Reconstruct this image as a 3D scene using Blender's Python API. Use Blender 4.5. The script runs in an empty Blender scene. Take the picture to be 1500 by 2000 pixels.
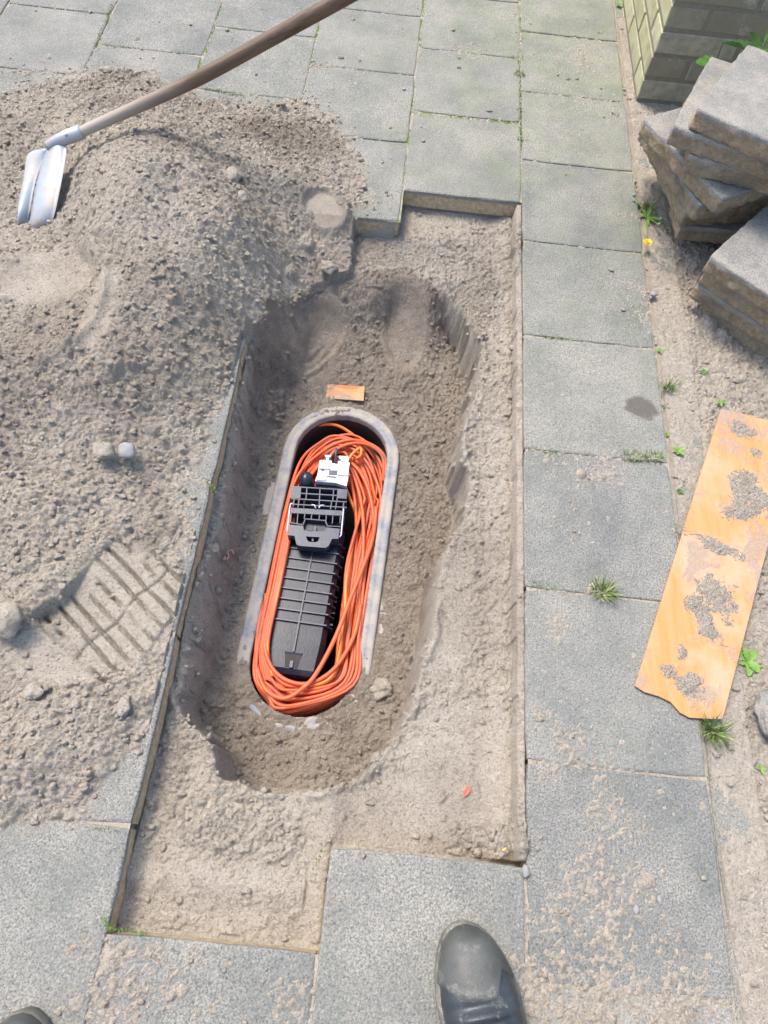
import bpy, math, random
import numpy as np
from mathutils import Vector, Matrix, noise as mn

random.seed(7); rng = np.random.default_rng(11)
S = bpy.context.scene
C = S.collection
R_ = math.radians

# ------------------------------------------------------------------ camera, sky, sun, exposure
CAM = (1327.9985540572516, -0.28044738425812327, 0.1352099081291271, 1.1506547966555722,
       0.4701002153330154, -0.05614281666080812, 0.08739706398686994)      # focal (px of 1500), location, XYZ euler
cd = bpy.data.cameras.new('camera'); cam = bpy.data.objects.new('camera', cd); C.objects.link(cam)
cam.location = CAM[1:4]; cam.rotation_mode = 'XYZ'; cam.rotation_euler = CAM[4:7]
cd.sensor_fit = 'HORIZONTAL'; cd.sensor_width = 24.0; cd.lens = CAM[0] / 1500 * 24.0
cd.clip_start = 0.02; cd.clip_end = 500
S.camera = cam
SUN_AZ, SUN_EL = R_(-48), R_(62)
w = bpy.data.worlds.new('World'); S.world = w; w.use_nodes = True
wn = w.node_tree; bg = wn.nodes['Background']
sky = wn.nodes.new('ShaderNodeTexSky'); sky.sky_type = 'NISHITA'; sky.sun_disc = False
sky.sun_elevation = SUN_EL; sky.sun_rotation = SUN_AZ; sky.dust_density = 2.5; sky.air_density = 1.0; sky.ozone_density = 1.0
wn.links.new(sky.outputs[0], bg.inputs[0]); bg.inputs[1].default_value = 0.15
sd = bpy.data.lights.new('sun', 'SUN'); sun = bpy.data.objects.new('sun', sd); C.objects.link(sun)
sd.energy = 1.8; sd.angle = R_(20); sd.color = (1.0, 0.93, 0.83)
sv = Vector((math.sin(SUN_AZ) * math.cos(SUN_EL), math.cos(SUN_AZ) * math.cos(SUN_EL), math.sin(SUN_EL)))
sun.rotation_euler = sv.to_track_quat('Z', 'Y').to_euler(); sun.location = sv * 20
S.view_settings.view_transform = 'Standard'; S.view_settings.look = 'None'
S.view_settings.gamma = 1; S.view_settings.use_curve_mapping = False
S.view_settings.exposure = 1.28
S.render.resolution_x = 768; S.render.resolution_y = 1024

# ------------------------------------------------------------------ photogrammetry helpers: photo point + height above paving -> metres
def _rot(a, b, c):
    ca, sa = np.cos(a), np.sin(a); cb, sb = np.cos(b), np.sin(b); cc, sc = np.cos(c), np.sin(c)
    return np.array([[cc,-sc,0],[sc,cc,0],[0,0,1]]) @ np.array([[cb,0,sb],[0,1,0],[-sb,0,cb]]) @ np.array([[1,0,0],[0,ca,-sa],[0,sa,ca]])
RM = _rot(*CAM[4:7])
def G(x, y, z=0.0):
    d = RM @ np.array([(x - 750) / CAM[0], -(y - 1000) / CAM[0], -1.0]); t = (z - CAM[3]) / d[2]
    return np.array([CAM[1] + t * d[0], CAM[2] + t * d[1], z])
def DP(x, y, depth):
    d = RM @ np.array([(x - 750) / CAM[0], -(y - 1000) / CAM[0], -1.0])
    return np.array(CAM[1:4]) + d * depth

# ------------------------------------------------------------------ object helpers
def tag(o, label=None, cat=None, group=None, kind=None):
    if label: o['label'] = label
    if cat: o['category'] = cat
    if group: o['group'] = group
    if kind: o['kind'] = kind
    return o
def empty(name, loc=(0, 0, 0), rz=0.0, parent=None):
    o = bpy.data.objects.new(name, None); o.empty_display_size = 0.05
    C.objects.link(o); o.location = loc; o.rotation_euler = (0, 0, rz)
    if parent: o.parent = parent
    return o
def mesh_obj(name, verts, faces, mat=None, parent=None, smooth=False):
    me = bpy.data.meshes.new(name)
    me.from_pydata([tuple(map(float, v)) for v in verts], [], faces)
    me.update()
    if smooth: me.polygons.foreach_set('use_smooth', [True] * len(me.polygons))
    if mat: me.materials.append(mat)
    o = bpy.data.objects.new(name, me); C.objects.link(o)
    if parent: o.parent = parent
    return o
def np_mesh(name, V, F, mat=None, smooth=True):
    """V (n,3), F (m,k) numpy, fast."""
    me = bpy.data.meshes.new(name)
    n, m, k = len(V), len(F), F.shape[1]
    me.vertices.add(n); me.vertices.foreach_set('co', np.ascontiguousarray(V, dtype=np.float32).ravel())
    me.loops.add(m * k); me.loops.foreach_set('vertex_index', np.ascontiguousarray(F, dtype=np.int32).ravel())
    me.polygons.add(m)
    me.polygons.foreach_set('loop_start', np.arange(0, m * k, k, dtype=np.int32))
    if smooth: me.polygons.foreach_set('use_smooth', np.ones(m, dtype=bool))
    me.update(calc_edges=True); me.validate()
    if mat: me.materials.append(mat)
    o = bpy.data.objects.new(name, me); C.objects.link(o)
    return o
class MB:
    """collects shapes into one mesh object"""
    def __init__(s): s.v = []; s.f = []
    def add(s, V, F):
        b = len(s.v); s.v += [tuple(map(float, p)) for p in V]; s.f += [tuple(i + b for i in f) for f in F]; return s
    def box(s, c, d, M=None, ch=0.0):
        x, y, z = d[0] / 2, d[1] / 2, d[2] / 2
        if ch <= 0:
            V = [(sx * x, sy * y, sz * z) for sz in (-1, 1) for sx, sy in ((-1,-1),(1,-1),(1,1),(-1,1))]
            F = [(3,2,1,0),(4,5,6,7),(0,1,5,4),(1,2,6,5),(2,3,7,6),(3,0,4,7)]
        else:
            def ring(q, zz): return [(-x+q, -y, zz), (x-q, -y, zz), (x, -y+q, zz), (x, y-q, zz), (x-q, y, zz), (-x+q, y, zz), (-x, y-q, zz), (-x, -y+q, zz)]
            def ins(R, q): return [(px * (1 - q / x), py * (1 - q / y), pz) for px, py, pz in R]
            r0 = ins(ring(ch, -z), ch); r1 = ring(ch, -z + ch); r2 = ring(ch, z - ch); r3 = ins(ring(ch, z), ch)
            V = r0 + r1 + r2 + r3
            F = [tuple(range(7, -1, -1)), tuple(range(24, 32))]
            for k in range(3):
                for i in range(8):
                    j = (i + 1) % 8; F.append((k*8+i, k*8+j, k*8+8+j, k*8+8+i))
        V = [Vector(v) for v in V]
        if M is not None: V = [M @ v for v in V]
        return s.add([v + Vector(c) for v in V], F)
    def prism(s, poly, z0, z1, hole=None):
        """poly: list of (x,y) or list of (x,y) with z0,z1 numbers; CCW"""
        A = sum(poly[i][0]*poly[(i+1)%len(poly)][1]-poly[(i+1)%len(poly)][0]*poly[i][1] for i in range(len(poly)))
        if A < 0: poly = poly[::-1]
        n = len(poly)
        V = [(p[0], p[1], z0) for p in poly] + [(p[0], p[1], z1) for p in poly]
        F = [tuple(range(n-1, -1, -1)), tuple(range(n, 2*n))] + [(i, (i+1)%n, n+(i+1)%n, n+i) for i in range(n)]
        return s.add(V, F)
    def tube(s, P, r, n=8, cap=True, closed=False):
        P = [Vector(p) for p in P]; m = len(P)
        rr = r if hasattr(r, '__len__') else [r] * m
        up = Vector((0, 0, 1)); V = []; prev = None
        for i in range(m):
            if closed: t = P[(i+1) % m] - P[i-1]
            else: t = P[min(i+1, m-1)] - P[max(i-1, 0)]
            t.normalize()
            a = prev if prev is not None else (up if abs(t.z) < .9 else Vector((1, 0, 0)))
            b = (a - t * a.dot(t)).normalized(); prev = b; c = t.cross(b)
            for k in range(n):
                an = 2 * math.pi * k / n
                V.append(P[i] + (b * math.cos(an) + c * math.sin(an)) * rr[i])
        F = []
        for i in range(m if closed else m - 1):
            for k in range(n):
                j = (i + 1) % m
                F.append((i*n+k, i*n+(k+1)%n, j*n+(k+1)%n, j*n+k))
        if cap and not closed: F += [tuple(range(n-1, -1, -1)), tuple((m-1)*n + k for k in range(n))]
        return s.add(V, F)
    def build(s, name, mat, parent=None, smooth=False):
        return mesh_obj(name, s.v, s.f, mat, parent, smooth)
def catmull(P, n=8, closed=False):
    P = [np.array(p, float) for p in P]; m = len(P); out = []
    for i in range(m if closed else m - 1):
        if closed: a, b, c, d = P[i-1], P[i], P[(i+1)%m], P[(i+2)%m]
        else: a, b, c, d = P[max(i-1,0)], P[i], P[i+1], P[min(i+2,m-1)]
        for k in range(n):
            t = k / n
            out.append(.5*((2*b)+(-a+c)*t+(2*a-5*b+4*c-d)*t*t+(-a+3*b-3*c+d)*t**3))
    if not closed: out.append(P[-1])
    return out

# ------------------------------------------------------------------ materials
class Mat:
    def __init__(s, name, rough=.9, spec=.3, metal=0):
        s.m = bpy.data.materials.new(name); s.m.use_nodes = True; s.t = s.m.node_tree
        s.b = s.t.nodes['Principled BSDF']; s.b.inputs['Roughness'].default_value = rough
        s.b.inputs['Specular IOR Level'].default_value = spec; s.b.inputs['Metallic'].default_value = metal
        s.geo = s.t.nodes.new('ShaderNodeNewGeometry'); s.pos = s.geo.outputs['Position']
    def n(s, typ, **k):
        x = s.t.nodes.new(typ)
        for a, b in k.items(): setattr(x, a, b)
        return x
    def l(s, a, b): s.t.links.new(a, b)
    def obj(s):
        return s.n('ShaderNodeTexCoord').outputs['Object']
    def noise(s, scale, detail=4, rough=.55, src=None, dist=0, stretch=None):
        x = s.n('ShaderNodeTexNoise'); x.inputs['Scale'].default_value = scale
        x.inputs['Detail'].default_value = detail; x.inputs['Roughness'].default_value = rough; x.inputs['Distortion'].default_value = dist
        src = src or s.pos
        if stretch:
            mp = s.n('ShaderNodeMapping'); mp.inputs['Scale'].default_value = stretch; s.l(src, mp.inputs['Vector']); src = mp.outputs[0]
        s.l(src, x.inputs['Vector']); return x.outputs['Fac']
    def vor(s, scale, out='Distance', src=None, feature='F1'):
        x = s.n('ShaderNodeTexVoronoi'); x.feature = feature; x.inputs['Scale'].default_value = scale
        s.l(src or s.pos, x.inputs['Vector']); return x.outputs[out]
    def ramp(s, fac, stops, interp='LINEAR'):
        x = s.n('ShaderNodeValToRGB'); x.color_ramp.interpolation = interp
        e = x.color_ramp.elements
        while len(e) < len(stops): e.new(.5)
        for el, (p, c) in zip(e, stops):
            el.position = p; el.color = (c, c, c, 1) if not hasattr(c, '__len__') else (*c, 1)
        s.l(fac, x.inputs[0]); return x.outputs[0]
    def mix(s, fac, a, b, typ='MIX'):
        x = s.n('ShaderNodeMix', data_type='RGBA', blend_type=typ)
        if hasattr(fac, 'links'): s.l(fac, x.inputs[0])
        else: x.inputs[0].default_value = fac
        for v, i in ((a, 6), (b, 7)):
            if hasattr(v, 'links'): s.l(v, x.inputs[i])
            else: x.inputs[i].default_value = (*v, 1)
        return x.outputs[2]
    def math(s, op, a, b=0, clamp=False):
        x = s.n('ShaderNodeMath', operation=op, use_clamp=clamp)
        for i, v in enumerate((a, b)):
            if hasattr(v, 'links'): s.l(v, x.inputs[i])
            else: x.inputs[i].default_value = v
        return x.outputs[0]
    def sep(s, v=None):
        x = s.n('ShaderNodeSeparateXYZ'); s.l(v or s.pos, x.inputs[0]); return x.outputs
    def color(s, c):
        if hasattr(c, 'links'): s.l(c, s.b.inputs['Base Color'])
        else: s.b.inputs['Base Color'].default_value = (*c, 1)
        return s
    def rough(s, r): s.l(r, s.b.inputs['Roughness']); return s
    def bump(s, h, dist=.002, strength=1.0):
        x = s.n('ShaderNodeBump'); x.inputs['Distance'].default_value = dist; x.inputs['Strength'].default_value = strength
        s.l(h, x.inputs['Height'])
        cur = s.b.inputs['Normal'].links
        if cur: s.l(cur[0].from_socket, x.inputs['Normal'])
        s.l(x.outputs[0], s.b.inputs['Normal']); return s
    def rnd(s): return s.n('ShaderNodeObjectInfo').outputs['Random']
    def attr(s, name): return s.n('ShaderNodeAttribute', attribute_name=name).outputs['Fac']

def sand_mat():
    M = Mat('sand', .97, .12)
    big = M.noise(3.2, 4); med = M.noise(38, 5, .65); fine = M.noise(250, 4, .85); grain = M.noise(560, 2, .8)
    dry = M.mix(M.ramp(med, [(.3, 0), (.7, 1)]), (.52, .445, .352), (.65, .57, .465))
    warm = M.mix(M.ramp(big, [(.42, 0), (.68, .5)]), dry, (.60, .52, .40))
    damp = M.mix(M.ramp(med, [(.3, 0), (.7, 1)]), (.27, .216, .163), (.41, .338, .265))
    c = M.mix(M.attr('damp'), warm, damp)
    c = M.mix(M.ramp(fine, [(.38, .6), (.47, 0), (.68, 0)]), c, (.11, .092, .08))  # dark grain speckle, also paints crevice shade between crumbs into the colour
    c = M.mix(M.ramp(grain, [(.54, 0), (.68, .55)]), c, (.72, .67, .60))
    M.color(c)
    M.bump(M.noise(130, 4, .7), .006, .6); M.bump(fine, .009, 1.0); M.bump(grain, .003, 1.0)
    return M.m
def slab_mat(name, agg=1.0, green=True, stack=False):
    M = Mat(name, .9, .25)
    r = M.rnd()
    off = M.n('ShaderNodeVectorMath', operation='ADD'); sc = M.n('ShaderNodeCombineXYZ')
    M.l(M.math('MULTIPLY', r, 37.0), sc.inputs[0]); M.l(M.math('MULTIPLY', r, 61.0), sc.inputs[1])
    M.l(M.pos, off.inputs[0]); M.l(sc.outputs[0], off.inputs[1]); P = off.outputs[0]
    col = M.n('ShaderNodeTexVoronoi'); col.inputs['Scale'].default_value = 205; M.l(P, col.inputs['Vector'])
    cs = M.n('ShaderNodeSeparateColor'); M.l(col.outputs['Color'], cs.inputs[0])
    stone = M.ramp(cs.outputs[0], [(0, (.045, .052, .06)), (.5, (.105, .115, .12)), (.8, (.15, .158, .16)), (.95, (.29, .29, .275))])
    edge = M.ramp(M.vor(205, 'Distance', P), [(.30, 1), (.55, 0)])
    mortar = M.mix(M.noise(25, 4, src=P), (.115, .12, .114), (.185, .189, .178))
    dark = M.mix(M.math('MULTIPLY', edge, .85 * agg), mortar, stone)
    # fine cement grit
    grit = M.noise(900, 2, .7, src=P)
    c = M.mix(M.ramp(grit, [(.36, .7), (.5, 0), (.6, 0)]), dark, (.06, .065, .07) if not stack else (.12, .125, .13))
    c = M.mix(M.ramp(grit, [(.58, 0), (.72, .25 if stack else .42)]), c, (.33, .33, .31))
    # broad wear, per slab tint
    c = M.mix(M.ramp(M.noise(7, 5, .6, src=P), [(.35, 0), (.7, .35)]), c, (.17, .172, .16))
    tint = M.ramp(r, [(0, (.72, .75, .78)), (.35, (1, 1, .97)), (.7, (.9, .92, .88)), (1, (1.2, 1.15, 1.05))])
    c = M.mix(.8, c, tint, 'MULTIPLY')
    if green:
        xyz = M.sep()
        gy = M.n('ShaderNodeMapRange'); M.l(xyz[1], gy.inputs[0]); gy.inputs[1].default_value = .7; gy.inputs[2].default_value = 2.2
        gx = M.n('ShaderNodeMapRange'); M.l(xyz[0], gx.inputs[0]); gx.inputs[1].default_value = -.75; gx.inputs[2].default_value = .1
        g = M.math('MULTIPLY', gy.outputs[0], gx.outputs[0])
        g = M.math('ADD', M.math('MULTIPLY', g, .95), .22)
        g = M.math('MULTIPLY', g, M.ramp(M.noise(9, 7, .75), [(.38, 0), (.62, 1)]))
        c = M.mix(M.math('MULTIPLY', g, .75), c, (.145, .175, .105))
    # old dark damp stain beside the edging
    sp = M.n('ShaderNodeVectorMath', operation='DISTANCE'); M.l(M.n('ShaderNodeVectorMath', operation='MULTIPLY').outputs[0], sp.inputs[0])
    mv = sp.inputs[0].links[0].from_node; M.l(M.pos, mv.inputs[0]); mv.inputs[1].default_value = (1, 1.25, 0)
    sp.inputs[1].default_value = (STAIN[0], STAIN[1] * 1.25, 0)
    st = M.ramp(M.math('ADD', M.math('MULTIPLY', sp.outputs['Value'], 10), M.math('MULTIPLY', M.math('SUBTRACT', M.noise(35, 4, .6), .5), .5)), [(.30, .8), (.40, 0)])
    # dry sand dust rubbed into the surface
    dn = M.math('MULTIPLY', M.ramp(M.noise(5, 7, .7), [(.36, .25), (.62, 1)]), M.ramp(M.noise(340, 5, .9), [(.45, 0), (.55, 1)]))
    c = M.mix(M.math('MULTIPLY', dn, .85), c, (.38, .345, .295))
    c = M.mix(st, c, (.085, .072, .058))
    # lower part of the sides: coarse brown concrete and earth
    oz = M.sep(M.obj())[2]
    sm = M.ramp(M.math('ADD', oz, M.math('MULTIPLY', M.noise(60, 4), .012)), [(0, 1), (.5, 1)])
    side = M.n('ShaderNodeMapRange'); M.l(M.math('ADD', oz, M.math('MULTIPLY', M.noise(70, 4), .010)), side.inputs[0])
    side.inputs[1].default_value = -.002; side.inputs[2].default_value = -.009
    br = M.mix(M.ramp(M.noise(90, 5, .7), [(.35, 0), (.65, 1)]), (.33, .235, .14), (.54, .42, .275))
    br = M.mix(M.ramp(M.vor(140, 'Distance', P), [(.0, .6), (.25, 0)]), br, (.5, .47, .42))
    if stack:
        br = M.mix(M.ramp(M.noise(9, 3, src=P), [(.5, 0), (.65, .6)]), br, (.13, .12, .115))
    c = M.mix(side.outputs[0], c, br)
    if stack: c = M.mix(M.ramp(M.noise(18, 6, .75), [(.45, .0), (.66, .5)]), c, (.36, .32, .27))
    M.color(c)
    M.bump(M.vor(205, 'Distance', P), .0016, .75 * agg); M.bump(grit, .0009, .7)
    M.bump(M.noise(70, 4, .6), .002, .5)
    if stack: M.bump(M.math('MULTIPLY', M.noise(150, 5, .75), side.outputs[0]), .012, 1.0)
    return M.m
def joint_mat():
    M = Mat('joint_sand', .97, .1)
    s = M.mix(M.noise(300, 4, .7), (.30, .255, .2), (.52, .46, .37))
    xyz = M.sep()
    gy = M.n('ShaderNodeMapRange'); M.l(xyz[1], gy.inputs[0]); gy.inputs[1].default_value = .6; gy.inputs[2].default_value = 1.8; gy.inputs[3].default_value = .12
    g = M.math('MULTIPLY', M.ramp(M.noise(11, 5, .7), [(.47, 0), (.58, 1)]), gy.outputs[0])
    c = M.mix(g, s, M.mix(M.noise(400, 3), (.07, .14, .02), (.2, .3, .05)))
    M.color(c); M.bump(M.noise(500, 3), .004, 1); return M.m
def orange_board_mat():
    M = Mat('orange_board', .62, .35)
    P = M.obj()
    st = M.noise(9, 4, .6, P, stretch=(5, .6, 1))
    c = M.mix(M.ramp(st, [(.35, 0), (.7, 1)]), (.56, .215, .066), (.58, .27, .125))
    c = M.mix(M.ramp(M.noise(7, 5, .65, P), [(.44, 0), (.6, .8)]), c, (.50, .31, .2))
    mud = M.math('MULTIPLY', M.ramp(M.noise(11, 5, .65, P, .3), [(.52, 0), (.585, 1)]), M.ramp(M.noise(240, 3, .8), [(.32, .1), (.52, 1)]))
    c = M.mix(M.math('MULTIPLY', mud, .85), c, (.30, .255, .2))
    c = M.mix(M.ramp(M.noise(420, 2, .8), [(.62, 0), (.72, .7)]), c, (.42, .35, .27))
    M.color(c); M.bump(M.noise(6, 2, .5, P, stretch=(40, 1, 1)), .0006, .5); M.bump(mud, .002, .6)
    return M.m
def plastic(name, base, rough=.45, dirt=.35, dcol=(.38, .33, .27), dscale=14, spec=.5, thr=.5):
    M = Mat(name, rough, spec)
    d = M.ramp(M.noise(dscale, 6, .7), [(thr, 0), (thr + .18, 1)])
    sp = M.ramp(M.noise(650, 3, .8), [(.48, 0), (.62, 1)])
    dd = M.math('MULTIPLY', M.math('ADD', M.math('MULTIPLY', d, .75), M.math('MULTIPLY', sp, .3)), dirt, clamp=True)
    b = M.mix(M.ramp(M.noise(45, 4), [(.3, 0), (.7, 1)]), base, tuple(min(1, x * 1.3 + .006) for x in base))
    M.color(M.mix(dd, b, dcol))
    M.rough(M.math('ADD', M.math('MULTIPLY', dd, .5), rough, clamp=True))
    M.bump(M.noise(300, 3), .0004, .5); return M.m
SAND = sand_mat()
STAIN = G(1252, 797)
SLAB = slab_mat('paving_concrete')
STACK = slab_mat('lifted_slab_concrete', .45, False, True)
JOINT = joint_mat()
ORANGE_B = orange_board_mat()
CABLE = plastic('orange_cable', (.56, .085, .022), .42, .8, (.27, .13, .085), 16, .5, .48)
CABLE_Y = plastic('light_orange_cable', (.66, .16, .02), .38, .35, (.4, .24, .12), 16, .5, .5)
BLACK = plastic('black_plastic', (.009, .012, .024), .28, .12, (.2, .19, .18), 22, .35, .5)
GREYPL = plastic('charcoal_plastic', (.024, .031, .052), .36, .28, (.30, .27, .23), 30, .5, .52)
RIM = plastic('grey_box_plastic', (.125, .145, .18), .55, .95, (.37, .32, .265), 26, .4, .36)
WHITE = plastic('white_bracket_plastic', (.50, .51, .55), .45, .5, (.36, .33, .3), 45, .4, .52)
WIRE = plastic('steel_wire', (.42, .48, .58), .35, .2, (.35, .32, .3), 40, .6)
BOXIN = plastic('box_inside_plastic', (.035, .032, .032), .7, .8, (.07, .055, .045), 20, .3, .42)
def steel_mat():
    M = Mat('worn_steel', .5, .5, .25)
    P = M.obj()
    c = M.mix(M.ramp(M.noise(9, 4), [(.3, 0), (.7, 1)]), (.24, .27, .31), (.40, .42, .45))
    c = M.mix(M.ramp(M.noise(30, 5, .7), [(.46, 0), (.62, .85)]), c, (.38, .32, .26))
    c = M.mix(M.ramp(M.noise(260, 3, .8), [(.63, 0), (.7, .7)]), c, (.25, .21, .18))
    M.color(c); M.bump(M.noise(120, 3), .0006, .6); return M.m
STEEL = steel_mat()
def wood_mat():
    M = Mat('handle_wood', .55, .4)
    P = M.obj()
    g = M.noise(14, 5, .65, P, .4, stretch=(1, 12, 12))
    c = M.mix(M.ramp(g, [(.3, 0), (.7, 1)]), (.05, .028, .015), (.135, .08, .045))
    c = M.mix(M.ramp(M.noise(7, 3, .5, P, stretch=(1, 6, 6)), [(.45, 0), (.7, .6)]), c, (.17, .11, .07))
    c = M.mix(M.ramp(M.sep(P)[0], [(.02, .8), (.28, 0)]), c, (.42, .365, .30))
    M.color(c); M.bump(g, .0012, .6); return M.m
WOOD = wood_mat()
def brick_mat():
    M = Mat('yellow_brick', .92, .15)
    r = M.rnd()
    b = M.mix(M.ramp(r, [(0, 0), (1, 1)]), (.27, .235, .15), (.50, .45, .33))
    b = M.mix(M.ramp(M.noise(34, 5, .7), [(.38, 0), (.62, .75)]), b, (.22, .20, .14))
    # algae and lit tone painted on left faces, grime and painted shade on others
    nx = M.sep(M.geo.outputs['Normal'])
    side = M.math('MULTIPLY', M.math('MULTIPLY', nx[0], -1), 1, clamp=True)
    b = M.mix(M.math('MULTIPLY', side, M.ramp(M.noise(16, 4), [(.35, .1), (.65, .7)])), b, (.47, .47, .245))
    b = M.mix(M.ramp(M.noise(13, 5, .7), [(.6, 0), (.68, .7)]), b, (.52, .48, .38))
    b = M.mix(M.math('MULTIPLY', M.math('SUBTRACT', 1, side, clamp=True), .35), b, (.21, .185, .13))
    M.color(b); M.bump(M.noise(160, 5, .7), .002, .8); return M.m
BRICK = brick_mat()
MORTAR = Mat('old_mortar', .95, .1); MORTAR.color(MORTAR.mix(MORTAR.noise(80, 4), (.17, .155, .11), (.27, .245, .185))); MORTAR.bump(MORTAR.noise(200, 4), .003, 1); MORTAR = MORTAR.m
def leaf_mat(name, a, b):
    M = Mat(name, .55, .35)
    M.color(M.mix(M.ramp(M.noise(60, 4), [(.3, 0), (.7, 1)]), a, b))
    M.b.inputs['Subsurface Weight'].default_value = 0
    M.bump(M.noise(250, 3), .0008, .6); return M.m
LEAF = leaf_mat('leaf_green', (.04, .11, .018), (.09, .19, .035))
LEAFY = leaf_mat('bright_leaf', (.10, .21, .03), (.19, .30, .06))
GRASS = leaf_mat('grass_blade', (.06, .11, .02), (.15, .20, .06))
DRYGR = leaf_mat('dry_grass', (.25, .26, .10), (.40, .36, .18))
MOSS = leaf_mat('moss', (.06, .12, .02), (.17, .26, .05))
def flat(name, c, rough=.6, spec=.4, ns=60):
    M = Mat(name, rough, spec); M.color(M.mix(M.noise(ns, 4), tuple(x * .8 for x in c), tuple(min(1, x * 1.2) for x in c)))
    M.bump(M.noise(300, 3), .0006, .5); return M.m
YELLOW = flat('dandelion_yellow', (.85, .55, .01))
WHITEST = flat('pale_stone', (.25, .245, .235), .8, .2)
FLUFF = flat('seed_head_white', (.22, .26, .2), .9, .1)
PINK = flat('worm_pink', (.17, .085, .07), .4)
RED = flat('petal_red', (.65, .10, .07)); YEL2 = flat('petal_yellow', (.75, .5, .12))
def boot_mat(name, a, b, dust, thr, rough=.5):
    M = Mat(name, rough, .45)
    c = M.mix(M.ramp(M.noise(22, 5), [(.3, 0), (.7, 1)]), a, b)
    d = M.math('MULTIPLY', M.ramp(M.noise(17, 5, .7), [(thr, 0), (thr + .15, 1)]), M.ramp(M.noise(350, 3, .8), [(.4, .1), (.6, 1)]))
    c = M.mix(M.math('MULTIPLY', d, dust), c, (.45, .42, .37))
    M.color(c); M.bump(M.noise(400, 4, .6), .0007, .7); return M.m
BOOT_UP = boot_mat('boot_leather', (.018, .022, .026), (.04, .048, .054), .7, .56, .36)
BOOT_CAP = boot_mat('boot_toe_rubber', (.04, .042, .038), (.085, .088, .08), .5, .52, .5)
BOOT_SOLE = boot_mat('boot_sole_rubber', (.07, .068, .058), (.19, .175, .14), .7, .5, .65)
SOCK = flat('sock_wool', (.03, .03, .035), .95)

# ------------------------------------------------------------------ numpy noise
def _hash(ix, iy, seed):
    h = (ix.astype(np.int64) * 374761393 + iy.astype(np.int64) * 668265263 + seed * 144665) & 0x7fffffff
    h = ((h ^ (h >> 13)) * 1274126177) & 0x7fffffff
    return ((h ^ (h >> 16)) & 0xffff) / 65535.0
def vn(x, y, s, seed=0):
    x = x * s; y = y * s
    ix = np.floor(x); iy = np.floor(y); fx = x - ix; fy = y - iy
    fx = fx * fx * (3 - 2 * fx); fy = fy * fy * (3 - 2 * fy)
    a = _hash(ix, iy, seed); b = _hash(ix + 1, iy, seed); c = _hash(ix, iy + 1, seed); d = _hash(ix + 1, iy + 1, seed)
    return (a * (1 - fx) + b * fx) * (1 - fy) + (c * (1 - fx) + d * fx) * fy * 1.0 - .5
def fbm(x, y, s, o=4, g=.5, seed=0):
    t = 0; a = 1; n = 0
    for k in range(o):
        ca, sa = math.cos(.6 * k + .3), math.sin(.6 * k + .3)
        t = t + a * vn(x * ca - y * sa, x * sa + y * ca, s * 2.03 ** k, seed + k * 17); n += a; a *= g
    return t / n * 2
def sst(a, b, x):
    t = np.clip((x - a) / (b - a), 0, 1); return t * t * (3 - 2 * t)

# ------------------------------------------------------------------ terrain height field (sand, trench, hole)
STEP = .0026
X0, X1, Y0, Y1 = -1.72, .98, -.30, 2.55
gx = np.arange(X0, X1, STEP); gy = np.arange(Y0, Y1, STEP)
XX, YY = np.meshgrid(gx, gy)                       # rows = Y
NY, NX = XX.shape

def rbf(pts, vals, c=.03, lin=True):
    P = np.array(pts)[:, :2]; v = np.array(vals, float); n = len(P)
    D = np.sqrt(((P[:, None] - P[None]) ** 2).sum(2) + c * c)
    A = np.zeros((n + 1, n + 1)); A[:n, :n] = D; A[:n, n] = 1; A[n, :n] = 1
    A[:n, :n] += np.eye(n) * -1e-4
    w_ = np.linalg.solve(A, np.append(v, 0))
    cs = .015; cx = np.arange(X0 - cs, X1 + 2 * cs, cs); cy = np.arange(Y0 - cs, Y1 + 2 * cs, cs)
    CX, CY = np.meshgrid(cx, cy); F = np.full(CX.shape, w_[n])
    for k in range(n): F += w_[k] * np.sqrt((CX - P[k, 0]) ** 2 + (CY - P[k, 1]) ** 2 + c * c)
    fx = (gx - cx[0]) / cs; fy = (gy - cy[0]) / cs; ix = fx.astype(int); iy = fy.astype(int)
    tx = (fx - ix)[None]; ty = (fy - iy)[:, None]
    a = F[np.ix_(iy, ix)]; b = F[np.ix_(iy, ix + 1)]; c2 = F[np.ix_(iy + 1, ix)]; d = F[np.ix_(iy + 1, ix + 1)]
    return (a * (1 - tx) + b * tx) * (1 - ty) + (c2 * (1 - tx) + d * tx) * ty

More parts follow.
